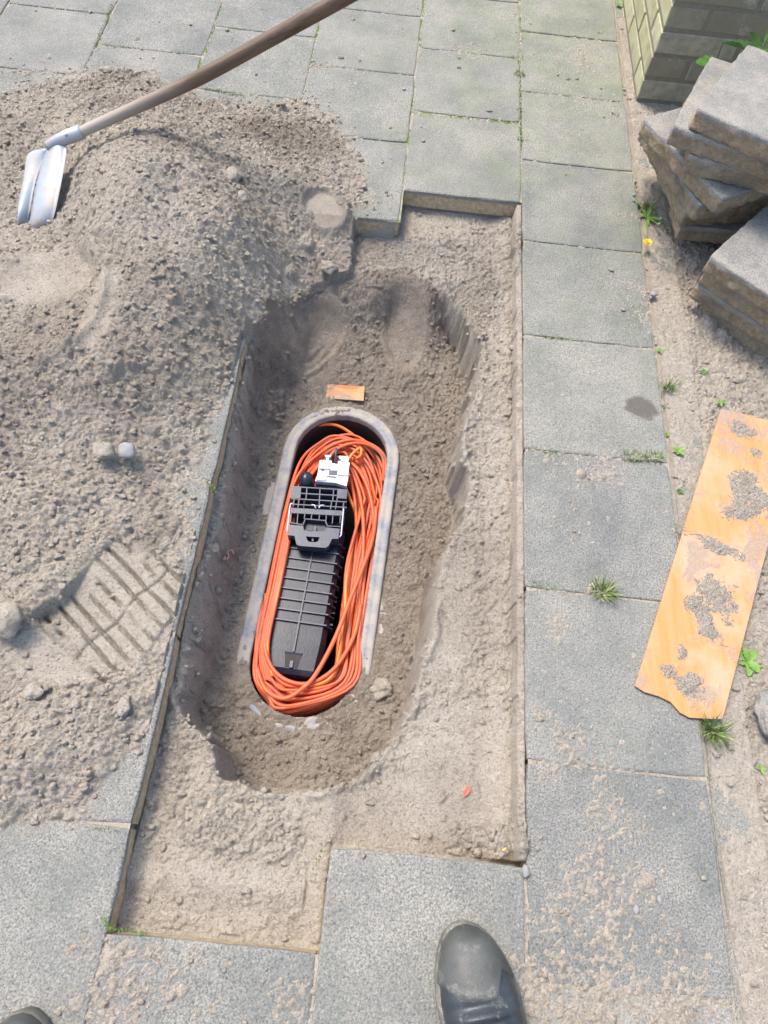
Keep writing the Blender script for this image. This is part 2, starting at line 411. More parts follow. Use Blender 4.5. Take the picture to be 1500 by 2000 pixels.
# --- pile: (photo x, photo y, height)
PILE = [(0,150,-.012),(0,195,.005),(90,150,-.008),(150,160,.004),(210,120,-.012),(270,140,.002),(330,165,-.002),(400,160,-.012),(370,205,.012),(470,205,.002),(520,190,-.010),
 (600,205,.000),(690,240,-.004),(640,160,-.015),(740,300,-.015),(700,310,.000),(745,400,-.008),(700,405,.001),(640,440,-.01),(690,345,.004),
 (0,260,.05),(60,210,.025),(60,260,.06),(120,200,.05),(0,350,.06),(45,300,.06),(90,330,.055),(30,400,.055),(70,430,.055),(95,400,.06),(110,300,.08),(60,480,.08),(20,450,.06),(110,250,.09),(150,250,.12),(200,190,.06),(280,180,.05),(290,225,.15),(230,250,.15),(170,290,.13),(330,240,.14),(400,240,.06),(450,240,.035),
 (150,330,.12),(140,400,.11),(220,320,.19),(280,330,.205),(250,400,.19),(350,300,.17),(350,370,.17),(430,300,.10),(430,360,.14),(500,260,.04),(500,320,.07),(560,300,.035),(560,360,.05),(620,300,.018),(620,350,.022),
 (600,400,.015),(640,390,.008),(590,460,.012),(530,420,.05),(480,440,.11),(400,440,.15),(320,440,.17),(200,450,.155),(130,470,.10),
 (40,520,.10),(120,530,.085),(70,570,.09),(190,520,.12),(240,520,.15),(320,530,.15),(400,530,.12),(470,520,.075),(530,510,.03),(560,560,-.03),
 (0,600,.09),(100,620,.105),(200,610,.12),(300,620,.12),(400,620,.08),(450,640,.035),(478,670,.006),(460,740,-.002),(400,720,.04),(300,700,.09),(200,700,.11),(100,700,.10),(0,720,.10),
 (440,800,-.003),(380,790,.018),(300,790,.05),(200,790,.075),(100,800,.075),(0,820,.08),(410,870,.0),(340,870,.018),(250,870,.04),(150,880,.055),(50,900,.065),
 (400,950,-.006),(350,950,-.004),(310,930,.008),(240,950,.028),(140,960,.045),(40,990,.06),(390,1010,-.003),(320,1010,.012),(380,1080,-.001),(250,1040,.026),(150,1050,.04),(60,1080,.05),
 (300,1090,.010),(330,1160,.006),(240,1130,.012),(200,1200,.014),(160,1160,.026),(290,1230,.007),(100,1150,.045),(30,1170,.05),(110,1240,.022),(180,1280,.012),(60,1290,.03),(0,1320,.035),
 (345,1220,.003),(310,1310,.004),(320,1380,.0),(250,1330,.014),(160,1370,.026),(70,1400,.036),(270,1440,.004),(285,1470,-.003),(200,1470,.018),(110,1480,.03),(20,1500,.036),(240,1510,-.004),(160,1540,.006),
 (90,1560,.012),(30,1580,.014),(130,1600,-.004),(30,1625,-.004),(200,1590,-.006),(0,1700,-.012),(200,1700,-.012),(0,1900,-.012),(500,1950,-.012)]
pts = [G(x, y, z) for x, y, z in PILE]; vals = [p[2] for p in PILE]
for x in (-.3, 0, .3, .6): 
    for y in (-.2, .3, .9, 1.5, 2.1): 
        if not (x < -.2 and .9 < y < 1.6): pts.append(np.array([x, y, 0])); vals.append(-.03)
pts += [np.array([-1.6, 2.4, 0]), np.array([-1, 2.4, 0]), np.array([-.4, 2.4, 0])]; vals += [-.03] * 3
SP = rbf(pts, vals, .03)
SP = np.where(XX > -.12, -.03, SP)

# --- hole floor control
FLOOR = [(520,640,-.08),(570,600,-.08),(640,560,-.08),(760,560,-.07),(850,580,-.08),(640,620,-.115),(760,620,-.13),(880,640,-.175),(560,680,-.13),(660,680,-.15),(800,690,-.165),(900,700,-.195),
 (500,760,-.12),(560,750,-.175),(660,750,-.192),(760,740,-.185),(870,780,-.205),(470,850,-.125),(530,840,-.185),(820,850,-.195),(880,900,-.21),(500,950,-.195),(450,980,-.13),(810,980,-.21),(880,1000,-.21),
 (430,1100,-.13),(490,1080,-.195),(780,1100,-.21),(840,1080,-.215),(400,1230,-.125),(460,1200,-.20),(760,1220,-.20),(800,1230,-.205),(380,1340,-.14),(450,1330,-.20),(740,1320,-.20),(790,1330,-.20),
 (420,1430,-.195),(500,1430,-.20),(590,1450,-.205),(700,1430,-.20),(760,1400,-.20),(480,1500,-.205),(600,1510,-.185),(700,1480,-.205)]
FP = rbf([G(*p) for p in FLOOR], [p[2] for p in FLOOR], .02)
HOLE = [(480,690,.02),(520,620,.05),(590,555,.09),(680,530,.11),(770,520,.10),(850,545,.04),(905,600,.016),(938,680,.015),(930,760,.020),(900,860,.016),(915,930,.012),(905,1010,.016),(872,1090,.028),(856,1180,.022),
 (838,1270,.018),(818,1350,.018),(783,1430,.016),(722,1500,.014),(650,1535,.015),(560,1542,.012),(480,1535,.012),(425,1515,.012),(398,1440,.015),(345,1375,.02),(385,1215,.026),(420,1010,.03),(455,840,.03)]
HP = [G(x, y, -.052) for x, y, _ in HOLE]; HW = [h[2] for h in HOLE]
HPs = catmull([np.array([p[0], p[1], w_]) for p, w_ in zip(HP, HW)], 4, True)
def poly_sd(P):
    """signed distance to closed polygon (positive inside) and interpolated third value"""
    best = np.full(XX.shape, 1e9); wv = np.zeros(XX.shape); ins = np.zeros(XX.shape, bool)
    n = len(P)
    for i in range(n):
        ax, ay, aw = P[i]; bx, by, bw = P[(i + 1) % n]
        ex, ey = bx - ax, by - ay; t = np.clip(((XX - ax) * ex + (YY - ay) * ey) / (ex * ex + ey * ey), 0, 1)
        d = (XX - ax - t * ex) ** 2 + (YY - ay - t * ey) ** 2; m = d < best
        best = np.where(m, d, best); wv = np.where(m, aw + (bw - aw) * t, wv)
        if ay != by:
            c = ((ay > YY) != (by > YY)) & (XX < (bx - ax) * (YY - ay) / (by - ay) + ax); ins ^= c
    d = np.sqrt(best); return np.where(ins, d, -d), wv
sub = (slice(None), slice(None))
sdh, wdh = poly_sd(HPs)
sdh = sdh + fbm(XX, YY, 18, 3, .4, 5) * .012
# --- trench mask (two columns of lifted slabs)
TR = ((XX > -.6) & (XX < -.3) & (YY > .018) & (YY < 1.51)) | ((XX >= -.3) & (XX < .003) & (YY > .153) & (YY < 1.633))
def rect_d(a, b, c, d): 
    dx = np.maximum(np.maximum(a - XX, XX - b), 0); dy = np.maximum(np.maximum(c - YY, YY - d), 0); return np.hypot(dx, dy)
dtr = np.minimum(rect_d(-.6, -.3, .018, 1.51), rect_d(-.3, .003, .153, 1.633))
# bed of the trench
bed = -.055 + fbm(XX, YY, 6, 4, .5, 21) * .006 + fbm(XX, YY, 40, 3, .6, 22) * .0022
def ell(px, py, rx, ry, ang=0, z=0.0):
    """soft elliptical mask around a photo point; radii in metres"""
    c = G(px, py, z); ca, sa = math.cos(ang), math.sin(ang); dx = XX - c[0]; dy = YY - c[1]
    u = (dx * ca + dy * sa) / rx; v = (-dx * sa + dy * ca) / ry
    return np.sqrt(u * u + v * v)
bed += .016 * sst(.045, .0, np.abs(XX + .02) * 1.0) * (YY > .15)               # sand left along the edge of the right hand row
bed = np.where((XX > -.0125 + .004 * vn(XX, YY, 30, 2)) & (YY > .152), -.0065 + .004 * fbm(XX, YY, 60, 3, .6, 19), bed)
bed += .022 * np.exp(-((XX + .6) / .012) ** 2) * np.clip(.6 + 1.6 * fbm(XX, YY, 12, 3, .6, 87), 0, 1.3)
bed += .010 * np.exp(-((XX + .305) / .018) ** 2) * (YY < .32)                 # old joint between the two lifted rows
bed += .008 * np.exp(-((YY - .08) / .02) ** 2) * (XX < -.33)
bed += .012 * np.exp(-((ell(450, 1600, .10, .06) / 1.0) ** 2))
bed += .016 * np.exp(-ell(940, 560, .05, .07, 0, -.04) ** 2) + .016 * np.exp(-ell(960, 1640, .09, .02, 0, -.04) ** 2)
bed += .014 * np.exp(-(ell(860, 470, .10, .03, 0, -.04)) ** 2)
bed -= .012 * sst(1.4, .5, ell(905, 475, .045, .02, 0, -.04) + .5 * fbm(XX, YY, 40, 2, .5, 77))                # small pocket dug near the top
bed -= .010 * sst(1.1, .8, ell(590, 1590, .05, .02, 0, -.04)) * 0
bed -= .010 * sst(1.05, .85, ell(740, 1560, .10, .02, -.2, -.04)) * 0
t = sst(0, 1, np.clip(sdh / np.maximum(wdh, .006), 0, 1))
T = bed * (1 - t) + np.minimum(FP, bed) * t
T = T + .009 * np.exp(-((sdh + .006) / .008) ** 2) * np.clip(fbm(XX, YY, 22, 3, .7, 9) * 1.6 + .4, -.2, 1.2)   # raised crumbly lip
# scooped overhang cavities in the right hand wall
T -= .022 * sst(1.4, .4, ell(893, 625, .022, .05, .5, -.12))
# smooth foot slides in the upper part of the hole, boot tread at the left
T -= .012 * sst(1.1, .75, ell(620, 660, .075, .050, .9, -.14)) + .010 * sst(1.1, .75, ell(790, 650, .05, .09, .1, -.15))
arc = np.sin((ell(560, 640, .1, .1, 0, -.15)) * 34); T += .0025 * arc * sst(1.15, .9, ell(600, 715, .06, .03, .7, -.17))
# flatten around the box
bx, by = -.384, .722; BL, BR = .355, .1075        # box centre, half length, inner half width
def stad(x, y, cx, cy, half, r): 
    yy = np.clip(y - cy, -(half - r), half - r); return np.hypot(x - cx, (y - cy) - yy) - r    # <0 inside
ROT = R_(-2.1)
def turn(x, y, a): return bx + (x - bx) * math.cos(a) - (y - by) * math.sin(a), by + (x - bx) * math.sin(a) + (y - by) * math.cos(a)
bx -= .002
XT, YT = turn(XX, YY, -ROT)
sb = stad(XT, YT, bx, by, BL, BR)
rimz = -.203
m = sst(.10, .035, sb)
cover = np.clip(fbm(XX, YY, 10, 4, .6, 44) * .012, -.012, .012)
side_lo = np.where(XX > bx, -.016, -.010) * sst(.36, .9, YY) * sst(1.12, 1.0, YY)
T = T * (1 - m) + m * (rimz - .001 + side_lo + cover * .5 + .0045 * sst(.52, .40, YY) * (1 + 1.8 * fbm(XX, YY, 30, 3, .7, 47)) + .0015 * sst(1.02, 1.06, YY))

# overflow of the pile into the trench
O = SP - 1.8 * np.maximum(0, 1.15 - YY) - .9 * np.maximum(0, XX + .47) - 1.6 * np.maximum(0, sdh - .02)
over = (TR & (O > T)); 
kk = .02; hh = np.clip(.5 + .5 * (O - T) / kk, 0, 1); Tm = T * (1 - hh) + O * hh + kk * hh * (1 - hh) * .5
T = np.maximum(T, Tm)
ovz = (YY > 1.11) & (XX < -.40)                                                 # where sand runs over the slab edge
# --- sand on top of slabs
S_ = SP.copy()
lf = fbm(XX, YY, 9, 4, .55, 31)
S_ += fbm(XX, YY, 34, 4, .8, 33) * .011 * np.exp(-(SP / .014) ** 2)
S_ += np.where(SP > -.012, lf * .016 * sst(-.005, .05, SP) , 0)
# thin dustings on the slabs: (px, py, radius px, thickness mm)
DUST = [(1150,130,60,2.2),(1190,210,45,3.2),(1100,190,50,2.),(1225,420,30,2.5),(1245,560,40,3.0),(1260,620,35,3),(1085,790,50,2.0),(1060,850,30,1.6),(1180,900,50,2.2),(1120,930,60,1.6),(1060,1200,50,2.4),(1100,1230,35,2.2),
 (1060,1420,45,3),(1140,1470,60,3),(1060,1520,30,2),(1200,1600,60,2.6),(1290,1560,40,2.6),(1210,1720,70,2.6),(1120,1780,70,2.4),(1250,1850,80,2.6),(1090,1860,50,2.0),(1180,1960,120,3),(1060,1960,60,3),(1340,1960,60,2.5),
 (300,1700,30,2.0),(250,1800,60,4.5),(180,1900,70,4),(250,1960,80,3.5),(580,1930,22,5),(595,1830,16,4),(690,1700,30,1.6),(640,1760,20,1.5),(560,1990,40,4),(330,930,60,3),(400,860,22,4),(420,800,20,4),(350,1000,50,4),(300,1100,80,4),(330,1300,50,4),
 (735,400,35,3.0),(700,330,30,3),(670,250,40,3),(600,200,40,3),(480,195,40,3),(640,130,30,2),(1015,160,10,2),(700,150,40,1.5),(900,100,40,1.2),(200,170,60,3),(90,150,60,2.5),(1300,1000,30,2),(1250,1290,50,1.8),(1150,1040,60,1.2),(400,1830,60,1.6),(100,1610,60,3)]
dust = np.full(XX.shape, -.0042)
for x, y, r, tk in DUST:
    c = G(x, y); rm = abs(G(x + r, y)[0] - c[0]) * 1.15
    dust += (.0016 + tk * .00050) * np.exp(-(((XX - c[0]) ** 2 + (YY - c[1]) ** 2) / (rm * rm)))
dust = np.minimum(dust, -.0007) + fbm(XX, YY, 20, 3, .7, 61) * .0022 + fbm(XX, YY, 150, 2, .9, 62) * .0046
S_ = np.maximum(S_, dust)
# boot prints pressed into the pile
mpr = sst(1.15, .8, ell(95, 545, .095, .075, .4, .09)); S_ = S_ * (1 - mpr) + mpr * (.088 + .01 * (ell(95, 545, .095, .075, .4, .09)))
S_ += .014 * np.exp(-((ell(90, 600, .125, .15, 0, .09) - 1) / .09) ** 2) * (XX > G(140, 560, .09)[0])


c = G(236, 1183, .012); an = math.radians(-33)
dx, dy = XX - c[0], YY - c[1]; u = dx * math.cos(an) + dy * math.sin(an); v = -dx * math.sin(an) + dy * math.cos(an)
pm = sst(.090, .085, np.abs(u + .008 * np.sin(v * 30))) * sst(.112, .106, np.abs(v))
S_ = S_ * (1 - pm) + pm * (.0105 + .010 * sst(.0, -.12, u) + fbm(XX, YY, 18, 2, .5, 91) * .003)
vv = (v + .112) / .0250 + .25 * np.sin(u * 16) + .12 * vn(XX, YY, 30, 41)
S_ += pm * (-.0095) * np.exp(-(((vv % 1) - .5) / .10) ** 4) * np.clip(vn(XX, YY, 26, 4) * 2.2 + 1.0, .1, 1.3)
S_ += pm * (-.006) * np.exp(-((u - .012 + .004 * np.sin(v * 60)) / .003) ** 2)
S_ += .006 * np.exp(-((np.abs(u + .01) - .098) / .012) ** 2) * sst(.14, .12, np.abs(v)) * (u < 0) * (vn(XX, YY, 45, 8) + .9)
# --- soil on the right
soil = -.012 + fbm(XX, YY, 4, 4, .55, 71) * .008 + fbm(XX, YY, 30, 4, .6, 72) * .006
soil += .012 * sst(.40, .46, XX) * fbm(XX, YY, 12, 3, .6, 73)
kerb_dust = -.0098 + fbm(XX, YY, 9, 4, .65, 75) * .005 + fbm(XX, YY, 110, 3, .8, 6) * .0030
right = np.where(XX > .384, soil, kerb_dust)
right = np.where((XX > .302) & (XX < .312), np.minimum(right, -.015), right)
# --- combine
Z = np.where(TR, T, S_)
eh = ell(632, 415, .046, .064, .45, 0); hx = XX < -.408 + .01 * vn(XX, YY, 40, 12)
mh = sst(1.1, .85, eh) * hx; Z = Z * (1 - mh) + mh * .003
Z = np.where(hx & (eh < 2.6), np.maximum(Z, .004 + .016 * np.exp(-((eh - 1.15) / .16) ** 2) - .028 * np.maximum(0, eh - 1.25)), Z)
TRo = TR
edge = (~TR) & (dtr < .009) & ~(hx & (eh < 1.35))
Z = np.where(edge & ~ovz, np.minimum(T, -.047), Z)
Z = np.where(XX > .301, right, Z)
# ------------------------------------------------------------------ crumbs: little domes stamped over the surface
rough = np.where(TR, .5, np.where(XX > .384, .8, sst(-.004, .006, Z) * .95))
rough = np.where((~TR) & (XX < .3) & ((SP < -.02) | (XX > -.3)), rough * .3, rough)
rough = np.where(TR & (sdh > .0), .85, rough); rough = np.where(TR & (np.abs(sdh + .003) < .014), 1., rough); rough = np.where(over, .95, rough); rough *= np.where(sb < .035, .45, 1)
rough = np.where(TR & (XX > -.13) & (sdh < 0), .85, rough); rough = np.where(TR & (XX > -.016), .12, rough)
rough = np.where((XX > -.45) & (XX < 0) & TR & (YY > 1.38) & (YY < 1.53), .9, rough)
for (px, py, rx, ry, an_, z, k) in [(95,545,.10,.08,.4,.09,.06),(632,415,.05,.068,.45,0,.02),(620,660,.085,.055,.9,-.14,.05),(790,650,.06,.10,.1,-.15,.08),(236,1183,.095,.11,0,.01,.10),(600,715,.08,.05,0,-.17,.1),(120,1280,.08,.05,0,.02,.1),
                              (900,1500,.10,.12,0,-.05,.15),(780,1600,.12,.05,0,-.05,.15),(430,1700,.12,.10,0,-.05,.3),(900,410,.10,.02,0,-.05,.1),(200,610,.03,.10,0,.11,.1),(870,1200,.05,.12,0,-.06,.2),(560,1550,.08,.02,0,-.05,.1)]:
    mk = sst(1.15, .8, ell(px, py, rx, ry, an_, z)); rough = rough * (1 - mk) + k * mk
for (px, py, rx, ry, z, k) in [(450,1600,.10,.06,-.05,1.),(520,1640,.08,.04,-.05,1.),(330,1500,.04,.12,-.05,1),(950,580,.05,.10,-.05,1),(960,1640,.08,.03,-.05,1.),(700,1400,.1,.06,-.2,.9),(600,1470,.12,.04,-.19,.9)]:
    mk = sst(1.2, .7, ell(px, py, rx, ry, 0, z)); rough = np.maximum(rough, k * mk)
wx = fbm(XX, YY, 130, 2, .6, 101) * .0035; wy = fbm(XX, YY, 130, 2, .6, 102) * .0035
XW, YW = XX + wx, YY + wy
base = Z.copy()
def stamp(N, rlo, rhi, power, prob=1.0, lift=.35):
    global Z
    cxs = rng.uniform(X0, X1, N); cys = rng.uniform(Y0, Y1, N)
    rr = rlo * (rhi / rlo) ** (rng.uniform(0, 1, N) ** power)
    ii = ((cys - Y0) / STEP).astype(int).clip(0, NY - 1); jj = ((cxs - X0) / STEP).astype(int).clip(0, NX - 1)
    keep = rng.uniform(0, 1, N) < rough[ii, jj] * prob
    for cx, cy, r, i, j in zip(cxs[keep], cys[keep], rr[keep], ii[keep], jj[keep]):
        k = int(r / STEP) + 2; a, b, c_, d = max(i - k, 0), min(i + k + 1, NY), max(j - k, 0), min(j + k + 1, NX)
        dd = (XW[a:b, c_:d] - cx) ** 2 + (YW[a:b, c_:d] - cy) ** 2
        h = np.sqrt(np.maximum(r * r - dd, 0)) * .85 + base[i, j] - r * (.55 - lift * .5)
        sl = Z[a:b, c_:d]; np.copyto(sl, np.where((dd < r * r) & (h > sl) & (sl > -.046 - (TR[a:b, c_:d] * 1.0)), h, sl))
stamp(1500, .012, .026, 2.2, .35, .1)
stamp(5000, .006, .013, 1.8, .9, .25)
stamp(30000, .0035, .0075, 1.2, 1.0, .45)
Z += np.where(rough > .02, (vn(XX, YY, 240, 7) * .0018 + fbm(XX, YY, 90, 3, .6, 8) * .003 * rough), 0)
def worley(cell, seed):
    x = XW / cell; y = YW / cell; ix = np.floor(x); iy = np.floor(y); out = np.zeros(XX.shape)
    for a in (-1, 0, 1):
        for b in (-1, 0, 1):
            jx, jy = ix + a, iy + b; r_ = .38 + .42 * _hash(jx, jy, seed + 3)
            dx_ = x - jx - .15 - .7 * _hash(jx, jy, seed); dy_ = y - jy - .15 - .7 * _hash(jx, jy, seed + 1)
            out = np.maximum(out, np.sqrt(np.maximum(0, r_ * r_ - dx_ * dx_ - dy_ * dy_)))
    return out
soft = sst(-.15, .25, fbm(XX, YY, 6, 4, .6, 14))
Z += (worley(.0064, 4) * .0060 + worley(.0105, 5) * .0068 * (.15 + .85 * soft) + worley(.021, 8) * .0075 * soft * (fbm(XX, YY, 14, 3, .6, 13) > 0) - .004) * np.clip(rough, 0, 1) * np.where(Z > -.004, 1, TR | (XX > .384))
# keep trench edge clean inside the slab bodies
Z = np.where(edge & ~ovz, np.minimum(Z, -.047), Z)
# hide everything above slab level outside pile cover (slab tops must show)
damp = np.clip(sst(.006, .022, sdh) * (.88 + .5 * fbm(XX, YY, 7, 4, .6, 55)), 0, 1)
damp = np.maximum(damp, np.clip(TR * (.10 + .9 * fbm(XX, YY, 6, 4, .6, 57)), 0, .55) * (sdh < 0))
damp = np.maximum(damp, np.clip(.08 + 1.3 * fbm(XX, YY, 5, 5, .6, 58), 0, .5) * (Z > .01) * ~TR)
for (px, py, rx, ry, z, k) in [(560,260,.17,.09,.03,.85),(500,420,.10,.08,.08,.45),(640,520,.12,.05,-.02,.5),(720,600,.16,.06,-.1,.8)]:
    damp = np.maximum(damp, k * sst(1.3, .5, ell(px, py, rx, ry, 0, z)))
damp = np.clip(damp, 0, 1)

# undercut the crumbly lip of the hole a little
gyy, gxx = np.gradient(sdh, STEP); gl = np.hypot(gxx, gyy) + 1e-6
und = np.clip(fbm(XX, YY, 8, 3, .6, 66) + .35, 0, 1) * .006 * np.exp(-((t - .42) / .28) ** 2) * TR * (hh < .3) * (YY < 1.36)
XD = np.where(XX > -.585, XX - gxx / gl * und, XX); YD = YY - gyy / gl * und
def grid_faces(keepq):
    idx = np.arange(NY * NX).reshape(NY, NX)
    q = np.stack([idx[:-1, :-1], idx[:-1, 1:], idx[1:, 1:], idx[1:, :-1]], -1)[keepq]
    return q
def field_obj(name, keepq):
    q = grid_faces(keepq); u_, inv = np.unique(q, return_inverse=True)
    V = np.stack([XD.ravel()[u_], YD.ravel()[u_], Z.ravel()[u_]], 1)
    o = np_mesh(name, V, inv.reshape(-1, 4), SAND); print(name, len(inv)//2, 'tris')
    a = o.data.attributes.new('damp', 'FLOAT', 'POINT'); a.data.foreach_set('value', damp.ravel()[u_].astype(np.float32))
    return o
def q4(A, f): return f(f(A[:-1, :-1], A[:-1, 1:]), f(A[1:, 1:], A[1:, :-1]))
zmax = q4(Z, np.maximum); trq = q4(TR | edge, np.logical_or)
xq = XX[:-1, :-1]; yq = YY[:-1, :-1]
boxq = q4((sb < .002), np.logical_and)
slabq = (~trq) & (xq < .3) & (zmax > -.0035)
pileq = slabq & (xq < -.35) & ((SP[:-1, :-1] > -.010))
trench_keep = trq & ~boxq
tr_o = field_obj('trench', trench_keep); tag(tr_o, kind='structure')
heap_keep = pileq | (trq & False)
heap = field_obj('sand_heap', heap_keep); tag(heap, 'wide heap of loose crumbly brown sand dug out and thrown left of the hole', 'sand heap')
dust_o = field_obj('sand_dusting', slabq & ~pileq); tag(dust_o, 'thin scatter of dry sand spilled over the grey paving slabs', 'sand', kind='stuff')
soil_o = field_obj('soil', (xq >= .3)); tag(soil_o, kind='structure')

# ground sheet out to the horizon and bedding under the paving
def sheet(name, rects, z, mat):
    V, F = [], []
    for a, b, c_, d in rects:
        n = len(V); V += [(a, c_, z), (b, c_, z), (b, d, z), (a, d, z)]; F.append((n, n+1, n+2, n+3))
    return mesh_obj(name, V, F, mat)
ga, gb, gc, gd = -3.05, .95, -1.25, 3.9
ground = sheet('ground', [(-60, ga, -60, 60), (gb, 60, -60, 60), (ga, gb, -60, gc), (ga, gb, gd, 60)], -.020, SAND); tag(ground, kind='structure')
sheet2 = [(X1 - .02, gb + .02, gc, gd)]
ex = [(.30, gb, gc, Y0 + .004), (.30, gb, Y1 - .008, gd)]
pav = sheet('pavement', [(-3.05, -.6035, gc, gd), (-.6035, -.2965, gc, .0095), (-.6035, -.2965, 1.519, gd), (-.2965, .3, gc, .1455), (-.2965, .3, 1.6375, gd), (.0055, .3, .1455, 1.6375)] , -.0036, JOINT)
tag(pav, kind='structure')
sm = sheet('soil_margin', ex, -.016, SAND); tag(sm, kind='structure')

# ------------------------------------------------------------------ paving slabs
def slab_mesh(name, sx, sy, h, ch, mat, nseg=6, rough_=.0012, sub=1, seed=0):
    """slab with worn, slightly irregular chamfered edges; top face at z=0"""
    r_ = random.Random(seed)
    def ring(ins, z, jit):
        P = []
        for k, (ax, ay, bx_, by_) in enumerate(((-1,-1,1,-1),(1,-1,1,1),(1,1,-1,1),(-1,1,-1,-1))):
            for i in range(nseg):
                t_ = i / nseg; x = (ax + (bx_ - ax) * t_) * (sx / 2 - ins); y = (ay + (by_ - ay) * t_) * (sy / 2 - ins)
                if i == 0: x -= math.copysign(.0025 + ins * .2, x); y -= math.copysign(.0025 + ins * .2, y)
                P.append((x + r_.uniform(-jit, jit), y + r_.uniform(-jit, jit), z))
        return P
    rings = [ring(ch * 1.6, 0, rough_ * .8), ring(ch * .4, -ch * .6, rough_), ring(0, -ch * 2, rough_ * .8), ring(0, -h, rough_)]
    for k in range(sub): rings.insert(3, ring(0, -ch * 2 - (h - ch * 2) * (sub - k) / (sub + 1), rough_ * 1.6))
    n = nseg * 4; V = [p for r0 in rings for p in r0]; F = [tuple(range(n))]
    for k in range(len(rings) - 1):
        for i in range(n): F.append((k*n+(i+1)%n, k*n+i, (k+1)*n+i, (k+1)*n+(i+1)%n))
    b = (len(rings) - 1) * n; F.append(tuple(b + n - 1 - i for i in range(n)))
    me = bpy.data.meshes.new(name); me.from_pydata(V, [], F); me.update(); me.materials.append(mat); return me
slab_meshes = [slab_mesh('paving_slab', .2970, .2970, .045, .0022, SLAB, 7, .0009, 0, k) for k in range(6)]
cols = {0: .0, -1: .15, -2: .005, -3: .15, -4: 0.0, -5: .15, -6: 0.0, -7: .15, -8: 0.0, -9: .15}
for cI, off in cols.items():
    for rI in range(-4, 13):
        cx = .1505 + cI * .3; cy = .15 + off + rI * .3 + (.003 if cI == -1 and rI > 2 else 0)
        if cI == -1 and 0 <= rI <= 4: continue
        if cI == -2 and 0 <= rI <= 4: continue
        if cI == -2: cy += .012
        if cI == -2 and rI < 0: cy -= .003
        if cI > -2 and rI > 10: continue
        if cI == -1: cy += (.003 if rI > 2 else 0.0)
        o = bpy.data.objects.new('paving_slab', random.choice(slab_meshes)); C.objects.link(o); o.parent = pav
        jx = .0008
        fx_ = cI == -1 and rI == 5
        if fx_: cy = 1.7915; o.scale = (1, 1.06, 1)
        o.location = (cx + random.uniform(-jx, jx), cy + random.uniform(-jx, jx), random.uniform(-.0012, .0008))
        o.rotation_euler = (random.uniform(-.002, .002), random.uniform(-.002, .002), (0 if fx_ else random.choice((0, 1, 2, 3))) * math.pi / 2 + random.uniform(-.0018, .0018))
# narrow concrete edging along the paving
edging = empty('edging_strip', (.345, .6, -.012)); tag(edging, kind='structure')
for k, (ya, yb, dx_) in enumerate([(-1.2, .096, -.004), (.1, 1.083, .0), (1.087, 2.08, .004), (2.085, 3.08, .002)]):
    me = slab_mesh('kerb_block', .072, yb - ya, .12, .003, SLAB, 12, .0012, 0, 40 + k)
    o = bpy.data.objects.new('kerb_block', me); C.objects.link(o); o.parent = edging
    o.location = (dx_, (ya + yb) / 2 - .6, random.uniform(-.001, .001)); o.rotation_euler = (0, 0, R_((.25, -.3, .5, 0)[k]))

# ------------------------------------------------------------------ loose sand crumbs
def ico(sub):
    import bmesh
    bm = bmesh.new(); bmesh.ops.create_icosphere(bm, subdivisions=sub, radius=1)
    V = np.array([v.co[:] for v in bm.verts]); F = np.array([[v.index for v in f.verts] for f in bm.faces]); bm.free(); return V, F
IV, IF = ico(2)
def rock_variants(n, IV=IV, amp=.35, seed=0):
    out = []
    for k in range(n):
        o = np.array([[mn.noise(Vector(v) * 1.3 + Vector((k * 7.1 + seed, 0, 0))), mn.noise(Vector(v) * 3.1 + Vector((0, k * 5.3 + seed, 9)))] for v in IV])
        V = IV * (1 + amp * o[:, :1] * 1.5 + amp * .6 * o[:, 1:2]); V[:, 2] *= .75; out.append(V)
    return out
RV = rock_variants(8)
def zat(x, y):
    i = int((y - Y0) / STEP); j = int((x - X0) / STEP)
    return float(Z[min(max(i, 0), NY - 1), min(max(j, 0), NX - 1)])
def crumbs(name, N, dens, rlo, rhi, power, label):
    Vs, Fs, dm, nb = [], [], [], 0; cnt = 0
    while cnt < N:
        x = rng.uniform(X0, X1); y = rng.uniform(Y0, Y1)
        i = int((y - Y0) / STEP); j = int((x - X0) / STEP)
        if rng.uniform() > dens[i, j]: continue
        r = rlo * (rhi / rlo) ** (rng.uniform() ** power)
        z = max(Z[i, j], 0.0 if (not TR[i, j] and x < .3) else -9)
        V = RV[rng.integers(8)]; a = rng.uniform(0, 6.28); ca, sa = math.cos(a), math.sin(a)
        W = np.stack([(V[:, 0] * ca - V[:, 1] * sa), (V[:, 0] * sa + V[:, 1] * ca), V[:, 2]], 1) * r * np.array([rng.uniform(.8, 1.3), rng.uniform(.7, 1.1), rng.uniform(.7, 1)])
        Vs.append(W + np.array([x, y, z + r * .35])); Fs.append(IF + nb); nb += len(V); cnt += 1
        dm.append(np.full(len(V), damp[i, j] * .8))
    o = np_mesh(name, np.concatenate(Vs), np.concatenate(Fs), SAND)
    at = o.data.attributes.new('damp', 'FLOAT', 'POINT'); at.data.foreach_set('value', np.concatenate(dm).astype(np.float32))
    tag(o, label, 'sand', kind='stuff'); return o
inside = sb < .045
nearp = np.exp(-np.maximum(0, -SP - .004) / .006) * (XX < -.2)
d1 = np.where(TR, rough * .55, np.where(Z > 0, .9 * rough, nearp * .12 + (dust > -.001) * .10 + .004)) * (~inside) * (XX < .30)
d1 = np.where(XX > .384, .35, d1); d1 = np.where((XX > .3) & (XX <= .384), .12, d1)
d1 = np.where(edge, 0, d1)
crumbs('sand_crumb', 15000, d1, .0016, .0062, 1.7, 'loose crumbs of sand lying scattered over heap, trench and slabs')
d2 = d1 * np.where(TR & (XX > -.12), 1.0, .35) * (Z > -.3)
V0 = None
